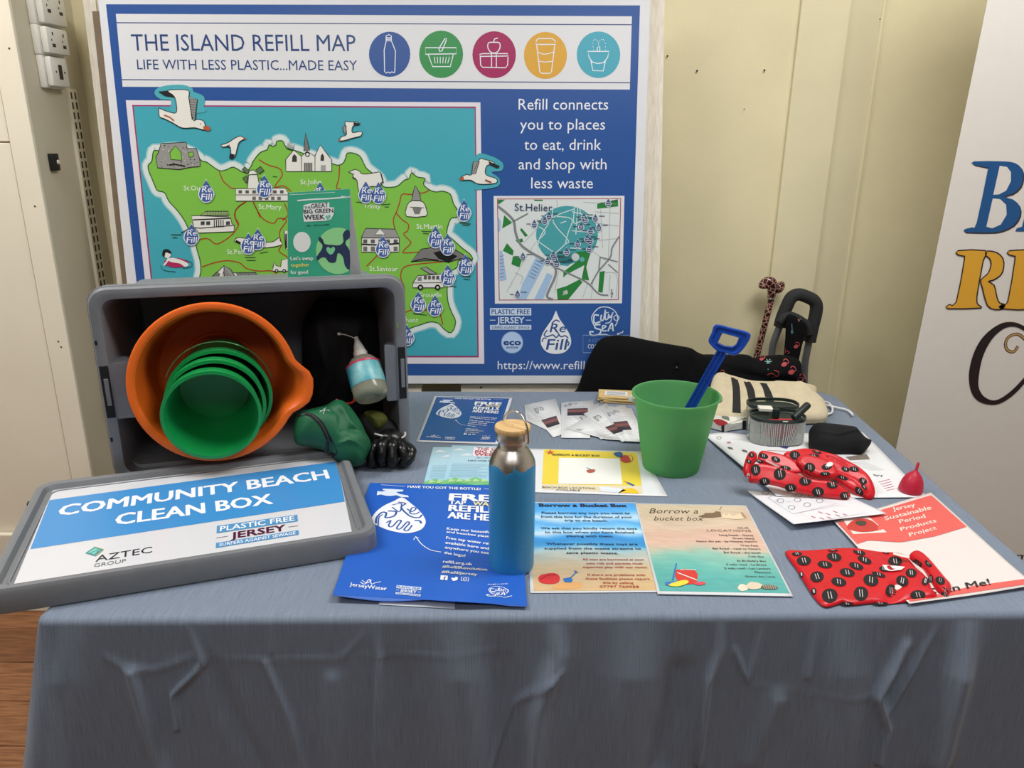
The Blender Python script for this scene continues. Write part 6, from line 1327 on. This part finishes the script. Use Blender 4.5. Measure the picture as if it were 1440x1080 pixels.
for pts in ([(940, 212), (985, 225), (1010, 260), (1005, 290), (975, 300)], [(960, 235), (1040, 255), (1100, 268), (1130, 285), (1148, 305)]):
    P = [hz(*c3r(*p), TZ + .006) for p in crom(pts, 5)]; g = G(); g.tube(P, .0028, 8); g.out('drawstring', mat('white_cord', (222, 222, 224), .8), tote, True)

# ------------------------------------------------------------------ clear containers and what lies on them
k9 = Z(1000, 550, 9.0)
M_ac = mat('clear_acrylic', (232, 236, 234), .05, trans=.88, var=.0, ior=1.12)
M_dk = mat('smoke_grey_plastic', (44, 54, 54), .35, trans=.25)
def oval(c, rx, ry, z0, z1, nn=48): return [[c + Vector((math.copysign(abs(math.cos(2 * math.pi * j / nn)) ** .75, math.cos(2 * math.pi * j / nn)) * rx, math.copysign(abs(math.sin(2 * math.pi * j / nn)) ** .75, math.sin(2 * math.pi * j / nn)) * ry, z)) for j in range(nn)] for z in (z0, z1)]
def box_clear(px, py, rx, ry, hgt, lab, striped, insert):
    c = hz(px, py); c = Vector((c.x, c.y + ry, TZ + .0025))
    t = thing('clear_container', lab, 'container', tuple(c)); t_ = .0018
    a, b_ = oval(c, rx, ry, 0, hgt); a2, b2 = oval(c, rx - t_, ry - t_, .002, hgt)
    for v in b_ + a: pass
    g = G(); g.loft([a, b_, b2, a2], True, True, True); g.out('wall', M_ac, t, 50)
    a, b_ = oval(c, rx + .0008, ry + .0008, hgt - .006, hgt + .001); a2, b2 = oval(c, rx - .003, ry - .003, hgt - .006, hgt + .001)
    g = G(); g.loft([a, b_, b2, a2, a], True, False, False); g.out('dark_rim', M_dk, t, 50)
    a, b_ = oval(c, rx - .003, ry - .003, hgt - .010, hgt - .008); g = G(); g.loft([a, b_], True, True, True); g.out('inner_tray', mat('smoke_tray', (40, 52, 50), .4), t, 50)
    if striped:
        g = G()
        for i in range(46):
            a_ = math.pi * (1.04 + .92 * i / 45); cx__ = math.copysign(abs(math.cos(a_)) ** .75, math.cos(a_)); cy__ = math.copysign(abs(math.sin(a_)) ** .75, math.sin(a_))
            lean_ = .16 * math.copysign(min(1, abs(i - 22.5) / 12), i - 22.5)
            P = []
            for z in (.003, .02, .04, hgt - .007):
                aa = a_ + lean_ * (1 - z / hgt) ** 2 * -1
                P.append(c + Vector((math.copysign(abs(math.cos(aa)) ** .75, math.cos(aa)) * (rx + .0002), math.copysign(abs(math.sin(aa)) ** .75, math.sin(aa)) * (ry + .0002), z)))
            g.tube(P, .0007, 4)
        o = g.out('printed_lines', mat('line_ink', (196, 200, 196), .4), t); o['kind'] = 'stuff'
    if insert:
        o, _s = pillow('red_pouch', c + Vector((.004, -.012, .035)), (1, 0, 0), (0, .1, 1), k9([(690, 370), (800, 350), (950, 350), (1090, 370), (1085, 560), (1040, 580), (980, 570), (900, 610), (820, 600), (760, 580), (700, 590), (685, 480)]), .012, .02, mat('red_satin', (186, 30, 44), .4, bump=.2, bscale=60), None, wr=.002, fr=90)
        tagt(o, 'folded red pouch inside the front clear container', 'pouch')
        g = G(); q = hy(*k9(940, 385), c.y - ry - .001); g.box((q.x - .006, q.y - .002, q.z - .001), (q.x + .006, q.y + .0005, q.z + .001), bev=.0008); g.out('latch', M_noz, t)
    return c
cA = box_clear(1097, 630, .063, .043, .064, 'clear oval container with fine dark lines and a smoky lid, in front of its twin', True, True)
cB = box_clear(1089, 611, .061, .036, .066, 'rear clear oval container with smoky lid, mostly behind the lined one', False, False)
zc_ = TZ + .0025 + .058
p = hz(*k9(815, 335), zc_); g = G(); g.lathe([(.008, 0), (.0085, .003), (.0085, .018), (.0078, .021), (.005, .0225)], p, (0, 0, 1), 24, cap0=True, cap1=True)
tagt(g.out('small_tube', mat('dark_green_plastic', (22, 36, 36), .45), None, True, base=tuple(p)), 'short dark green tube standing upright on the front clear container', 'tube')
p0 = hz(*k9(1040, 345), zc_ + .010); p1 = p0 + Vector((.040, .030, .030)); a_ = (p1 - p0).normalized(); Lq = hz(*k9(1235, 165), zc_ + .035) - p0; a_ = Lq.normalized(); LL_ = Lq.length
g = G(); g.lathe([(.005, 0), (.008, .002), (.0085, .006), (.0085, LL_ - .006), (.0075, LL_ - .002), (.004, LL_)], p0, a_, 24, cap0=True, cap1=True)
tagt(g.out('small_tube', mat('dark_green_plastic', (22, 36, 36), .45), None, True, base=tuple(p0)), 'dark green tube lying slanted across the right end of the front clear container', 'tube')
p = hz(*k9(690, 230), TZ + .072); M = frame((p.x, p.y, TZ + .0705), -.12); t = thing('white_carton', 'tiny white folded carton on the rear clear container', 'carton', tuple(M.translation))
g = G(); g.box((-.017, -.012, 0), (.015, .012, .007), M, bev=.0008); g.out('carton', mat('white_carton', (222, 220, 212), .55), t); 
g = G(); g.box((.013, -.013, .003), (.026, -.002, .0042), M); g.out('flap', mat('white_carton', (222, 220, 212), .55), t)
# printed cartons between bucket and containers
def carton(C, hgt, lab, deco):
    t3 = [hz(*k9(*p), TZ + .002 + hgt) for p in C]; b3 = [Vector((v.x, v.y, TZ + .002)) for v in t3]
    t = thing('product_carton', lab, 'carton', tuple(sum(b3, Vector()) / 4)); g = G(); g.loft([b3, t3]); g.out('carton', mat('white_carton', (222, 220, 212), .55), t)
    S = Sheet(t3[3], t3[2] - t3[3], t3[0] - t3[3]); 
    if S.N.z < 0: S.N = -S.N
    F_ = Sheet(b3[3], b3[2] - b3[3], (0, 0, 1))
    deco(S, F_); S.out('top_print', t, INK); F_.out('front_print', t, INK)
def d1(S, F_):
    S.fill(k9([(20, 268), (60, 255), (225, 330), (235, 380), (150, 350), (30, 300)]), (96, 104, 98), 1); S.fill(k9([(10, 320), (60, 335), (140, 345), (120, 300), (30, 285)]), (206, 210, 204), 2)
    S.fill(k9([(70, 245), (130, 232), (448, 325), (400, 352)]), (214, 212, 204), 2)
    for k in range(4): S.stroke(k9([(140 + k * 60, 258 + k * 18), (180 + k * 60, 252 + k * 18)]), .5, (120, 124, 120), 3)
    F_.fill(k9(crom([(25, 370), (80, 350), (150, 365), (215, 405), (150, 435), (90, 430)], 3, True)), (206, 60, 66), 2); F_.fill(k9([(130, 440), (170, 420), (165, 545), (135, 545)]), (36, 34, 36), 2)
def d2(S, F_):
    F_.fill(k9([(395, 370), (440, 370), (440, 500), (400, 500)]), (34, 36, 40), 2)
    for k in range(3): F_.circ(k9(462 + 24 * k, 410), 1.2, (40, 40, 44), L=2)
    F_.stroke(k9([(240, 470), (320, 445)]), .6, (130, 130, 130), 2)
carton([(60, 230), (440, 325), (190, 420), (-60, 350)], .020, 'white product carton with a red cup picture and dark print, right of the green bucket', d1)
carton([(330, 330), (520, 330), (400, 395), (180, 425)], .017, 'small white carton with black marks between the printed carton and clear container', d2)
# black cloth bundle
O = hz(1180, 640)
bk, S = pillow('black_cloth_pouch', O, (1, 0, 0), (0, .70, .71), c3r([(862, 450), (866, 400), (890, 368), (950, 368), (1010, 372), (1080, 382), (1150, 392), (1190, 425), (1225, 465), (1268, 490), (1240, 540), (1195, 578), (1130, 570), (1040, 570), (940, 560), (870, 530)]), .032, .032, mat('navy_black_cloth', (7, 9, 16), .85, var=.1, bump=.3, bscale=80), None, wr=.0025, fr=60, seed=21, back=.012, folds=[(c3r([(900, 450), (1000, 470), (1150, 440)]), .004, .004), (c3r([(1180, 430), (1210, 500), (1180, 560)]), -.004, .005)])
tagt(bk, 'folded navy-black cloth pouch right of the clear containers', 'pouch')
# ------------------------------------------------------------------ red spotted bags
M_red = mat('red_laminate_cloth', (200, 14, 32), .38, var=.04, nscale=20, bump=.12, bscale=60, coat=.1)
BK = (26, 22, 24)
def dots(S, f, lst, s=1.0):
    for d in lst:
        x, y, rx, ry = d[:4]; a = d[4] if len(d) > 4 else 0; ca, sa = math.cos(a), math.sin(a)
        R = lambda u, v: (x + u * ca - v * sa, y + u * sa + v * ca)
        m = 20; ST = [S.hit(f(*R(0, 0)))]; 
        for r_ in (.5, 1.0): ST += [S.hit(f(*R(rx * r_ * math.cos(2 * math.pi * k / m), ry * r_ * math.sin(2 * math.pi * k / m)))) for k in range(m)]
        S._add(ST, [(0, 1 + k, 1 + (k + 1) % m) for k in range(m)] + [(1 + k, 1 + m + k, 1 + m + (k + 1) % m, 1 + (k + 1) % m) for k in range(m)], BK, 2)
        for o_ in (-.18, .18): S.stroke([f(*R(rx * (o_ - .10), -ry * .5)), f(*R(rx * (o_ + .0), 0)), f(*R(rx * (o_ + .10), ry * .5))], .75 * s, (214, 206, 204), 4)
e6 = Z(1030, 620, 6.545)
bag1 = thing('spotted_bag', 'red cloth bag with black spots heaped in front of the clear container', 'bag', tuple(hz(1137, 690)), 'red bags with black spots')
def rp(nm, out_, O, T, wd, V=(0, .86, .5), **k):
    return pillow(nm, O, (1, 0, 0), V, out_, T, wd, M_red, bag1, **k)
O = hz(*e6(700, 470), TZ + .008)
_, S = rp('back_body', e6([(470, 130), (520, 100), (650, 75), (760, 88), (860, 112), (960, 142), (1060, 190), (1150, 240), (1240, 315), (1298, 410), (1310, 500), (1270, 545), (1180, 512), (1060, 440), (960, 380), (800, 350), (700, 330), (600, 270), (520, 200)]), O, .010, .014, wr=.0022, fr=70, seed=31, back=.004, folds=[(e6([(880, 170), (1000, 230), (1180, 300)]), -.004, .004), (e6([(960, 330), (1100, 380), (1200, 480)]), .004, .004)])
dots(S, e6, [(575, 135, 50, 40, .3), (775, 98, 45, 18, .3), (745, 140, 55, 18, 0), (1040, 262, 40, 22, .3), (1120, 262, 45, 26, .2), (1200, 370, 40, 28, .5), (1165, 465, 50, 30, .8), (1010, 340, 55, 18, .3), (1210, 425, 35, 16, .8)], .8); S.out('spots', bag1, INK_CLOTH)
_, S = rp('middle_fold', e6([(232, 150), (262, 98), (360, 112), (470, 140), (590, 210), (640, 290), (560, 300), (450, 265), (330, 225), (240, 205)]), O + Vector((0, -.004, .004)), .007, .008, wr=.0018, seed=33)
dots(S, e6, [(285, 140, 45, 24, .3), (398, 172, 45, 26, .4), (488, 250, 50, 20, .2), (245, 188, 45, 14, .1)], .8)
S.stroke(e6([(305, 185), (360, 210), (430, 245)]), 2.2, (226, 190, 190), 5); S.out('spots', bag1, INK_CLOTH)
_, S = rp('top_fold', e6([(590, 175), (640, 135), (760, 152), (900, 195), (950, 250), (968, 330), (900, 352), (800, 342), (700, 300), (610, 230)]), O + Vector((0, -.012, .010)), .009, .010, wr=.0018, seed=34)
dots(S, e6, [(710, 247, 52, 45, .2), (868, 240, 48, 28, -.1), (852, 305, 50, 20, 0)], .9)
S.fill(e6(crom([(860, 230), (875, 205), (910, 203), (922, 222), (900, 240), (872, 242)], 3, True)), (236, 232, 230), 6); S.out('spots', bag1, INK_CLOTH)
_, S = rp('front_flap', e6([(150, 350), (160, 250), (200, 212), (330, 222), (480, 262), (640, 325), (760, 358), (900, 372), (1000, 420), (1078, 490), (1050, 545), (960, 535), (800, 510), (600, 475), (400, 412), (240, 390), (165, 380)]), O + Vector((0, -.020, .008)), .007, .007, V=(0, .62, .78), wr=.002, seed=35, back=.003)
dots(S, e6, [(212, 268, 46, 52), (435, 305, 56, 56), (670, 370, 56, 42), (295, 375, 50, 38), (535, 432, 55, 38), (786, 470, 56, 45), (920, 400, 54, 40), (1035, 505, 50, 36)], 1.0); S.out('spots', bag1, INK_CLOTH)
_, S = rp('left_fold', e6([(96, 280), (110, 200), (145, 115), (185, 95), (225, 130), (218, 190), (180, 235), (165, 330), (120, 330)]), O + Vector((0, -.016, .010)), .010, .010, V=(0, .62, .78), wr=.001, seed=36)
S.circ(e6(145, 322), 2.6, (236, 214, 212), 4.0, L=4); dots(S, e6, [(175, 130, 26, 24, 0), (150, 190, 26, 18, .5)], .5); S.out('spots', bag1, INK_CLOTH)
e5 = Z(1090, 760, 5.538)
bag2 = thing('spotted_bag', 'red cloth bag with black spots and zip, flat at the front table edge', 'bag', tuple(hz(1200, 820)), 'red bags with black spots')
O = hz(1210, 815, TZ + .0015)
_, S = pillow('body', O, (1, 0, 0), (0, 1, 0), e5([(78, 92), (190, 88), (300, 84), (450, 74), (600, 72), (800, 94), (950, 104), (1040, 140), (1100, 215), (1180, 300), (1230, 400), (1262, 456), (1150, 470), (1010, 482), (880, 494), (760, 490), (600, 506), (520, 492), (400, 522), (325, 475), (245, 360), (160, 220)]), .006, .010, M_red, bag2, wr=.002, fr=34, seed=41, rings=30, n=3,
              folds=[(e5([(905, 500), (915, 420), (960, 370)]), -.008, .008), (e5([(880, 420), (860, 350)]), .004, .01), (e5([(240, 330), (380, 400), (520, 490)]), .003, .01), (e5([(620, 130), (900, 200), (1160, 260)]), .003, .008), (e5([(1000, 420), (1100, 400), (1200, 440)]), .005, .015)])
dots(S, e5, [(224, 160, 56, 38, 0), (460, 130, 58, 34, .2), (388, 190, 58, 28, .15), (170, 108, 40, 16, 0), (655, 95, 50, 20, .3), (697, 155, 58, 26, .4), (632, 202, 58, 26, .3), (562, 252, 60, 32, .2), (326, 285, 54, 42, -.1), (496, 325, 60, 34, .2), (425, 432, 62, 55, 0), (746, 312, 60, 46, .3), (806, 268, 56, 18, .3), (668, 417, 57, 56, .1), (902, 395, 42, 50, .1), (934, 165, 55, 40, .1), (1060, 255, 44, 34, .1), (990, 318, 50, 42, .4), (1112, 428, 60, 38, 0), (845, 225, 36, 20, .2), (1170, 320, 28, 34, .4), (205, 268, 16, 24, 0), (300, 400, 22, 28, 0), (560, 496, 50, 14, 0), (820, 494, 60, 12, 0), (450, 80, 40, 8, 0), (860, 98, 30, 8, .2)], 1.1)
S.fill(e5([(832, 200), (900, 202), (1010, 215), (980, 238), (900, 248), (860, 240)]), (236, 226, 224), 6); S.fill(e5(crom([(870, 208), (930, 206), (950, 225), (910, 240), (880, 232)], 2, True)), (170, 24, 44), 7)
S.stroke(e5([(1040, 150), (1110, 230), (1180, 300), (1240, 400)]), 1.6, (222, 190, 188), 5); S.out('spots', bag2, INK_CLOTH)
_, S = pillow('strap_loop', hz(*e5(1200, 300), TZ + .004), (1, 0, 0), (0, 1, 0), e5([(1040, 130), (1080, 104), (1150, 125), (1220, 190), (1280, 260), (1330, 320), (1372, 372), (1350, 430), (1315, 432), (1255, 395), (1205, 310), (1150, 225), (1080, 170)]), .011, .008, M_red, bag2, wr=.001, seed=42, n=4)
dots(S, e5, [(1195, 180, 34, 24, .8), (1285, 315, 40, 30, .5), (1210, 300, 20, 30, 0), (1325, 415, 36, 18, .5), (1100, 165, 50, 12, .5)], .5); S.out('spots', bag2, INK_CLOTH)
p0 = hz(*e5(920, 100), TZ + .016); p1 = hz(*e5(1045, 130), TZ + .015); g = G(); g.tube([p0, p0.lerp(p1, .5), p1], [(.001, .004), (.0014, .0048), (.001, .004)], 8, flat=(0, 0, 1)); g.out('zip_puller', M_noz, bag2, True, 'white zip puller')
# red silicone cup
p = hz(1283, 694, TZ + .002); g = G(); g.lathe([(.0215, 0), (.0225, .002), (.0228, .006), (.0218, .014), (.0195, .024), (.015, .034), (.009, .041), (.0045, .045), (.0028, .048), (.0026, .062), (.0015, .064)], p + Vector((0, .01, 0)), (.10, 0, 1), 40, cap0=True, cap1=True)
tagt(g.out('silicone_cup', mat('red_silicone', (186, 34, 62), .4, var=.02), None, True, base=tuple(p)), 'small red silicone cup with a stem standing upside down behind the coral poster', 'cup')
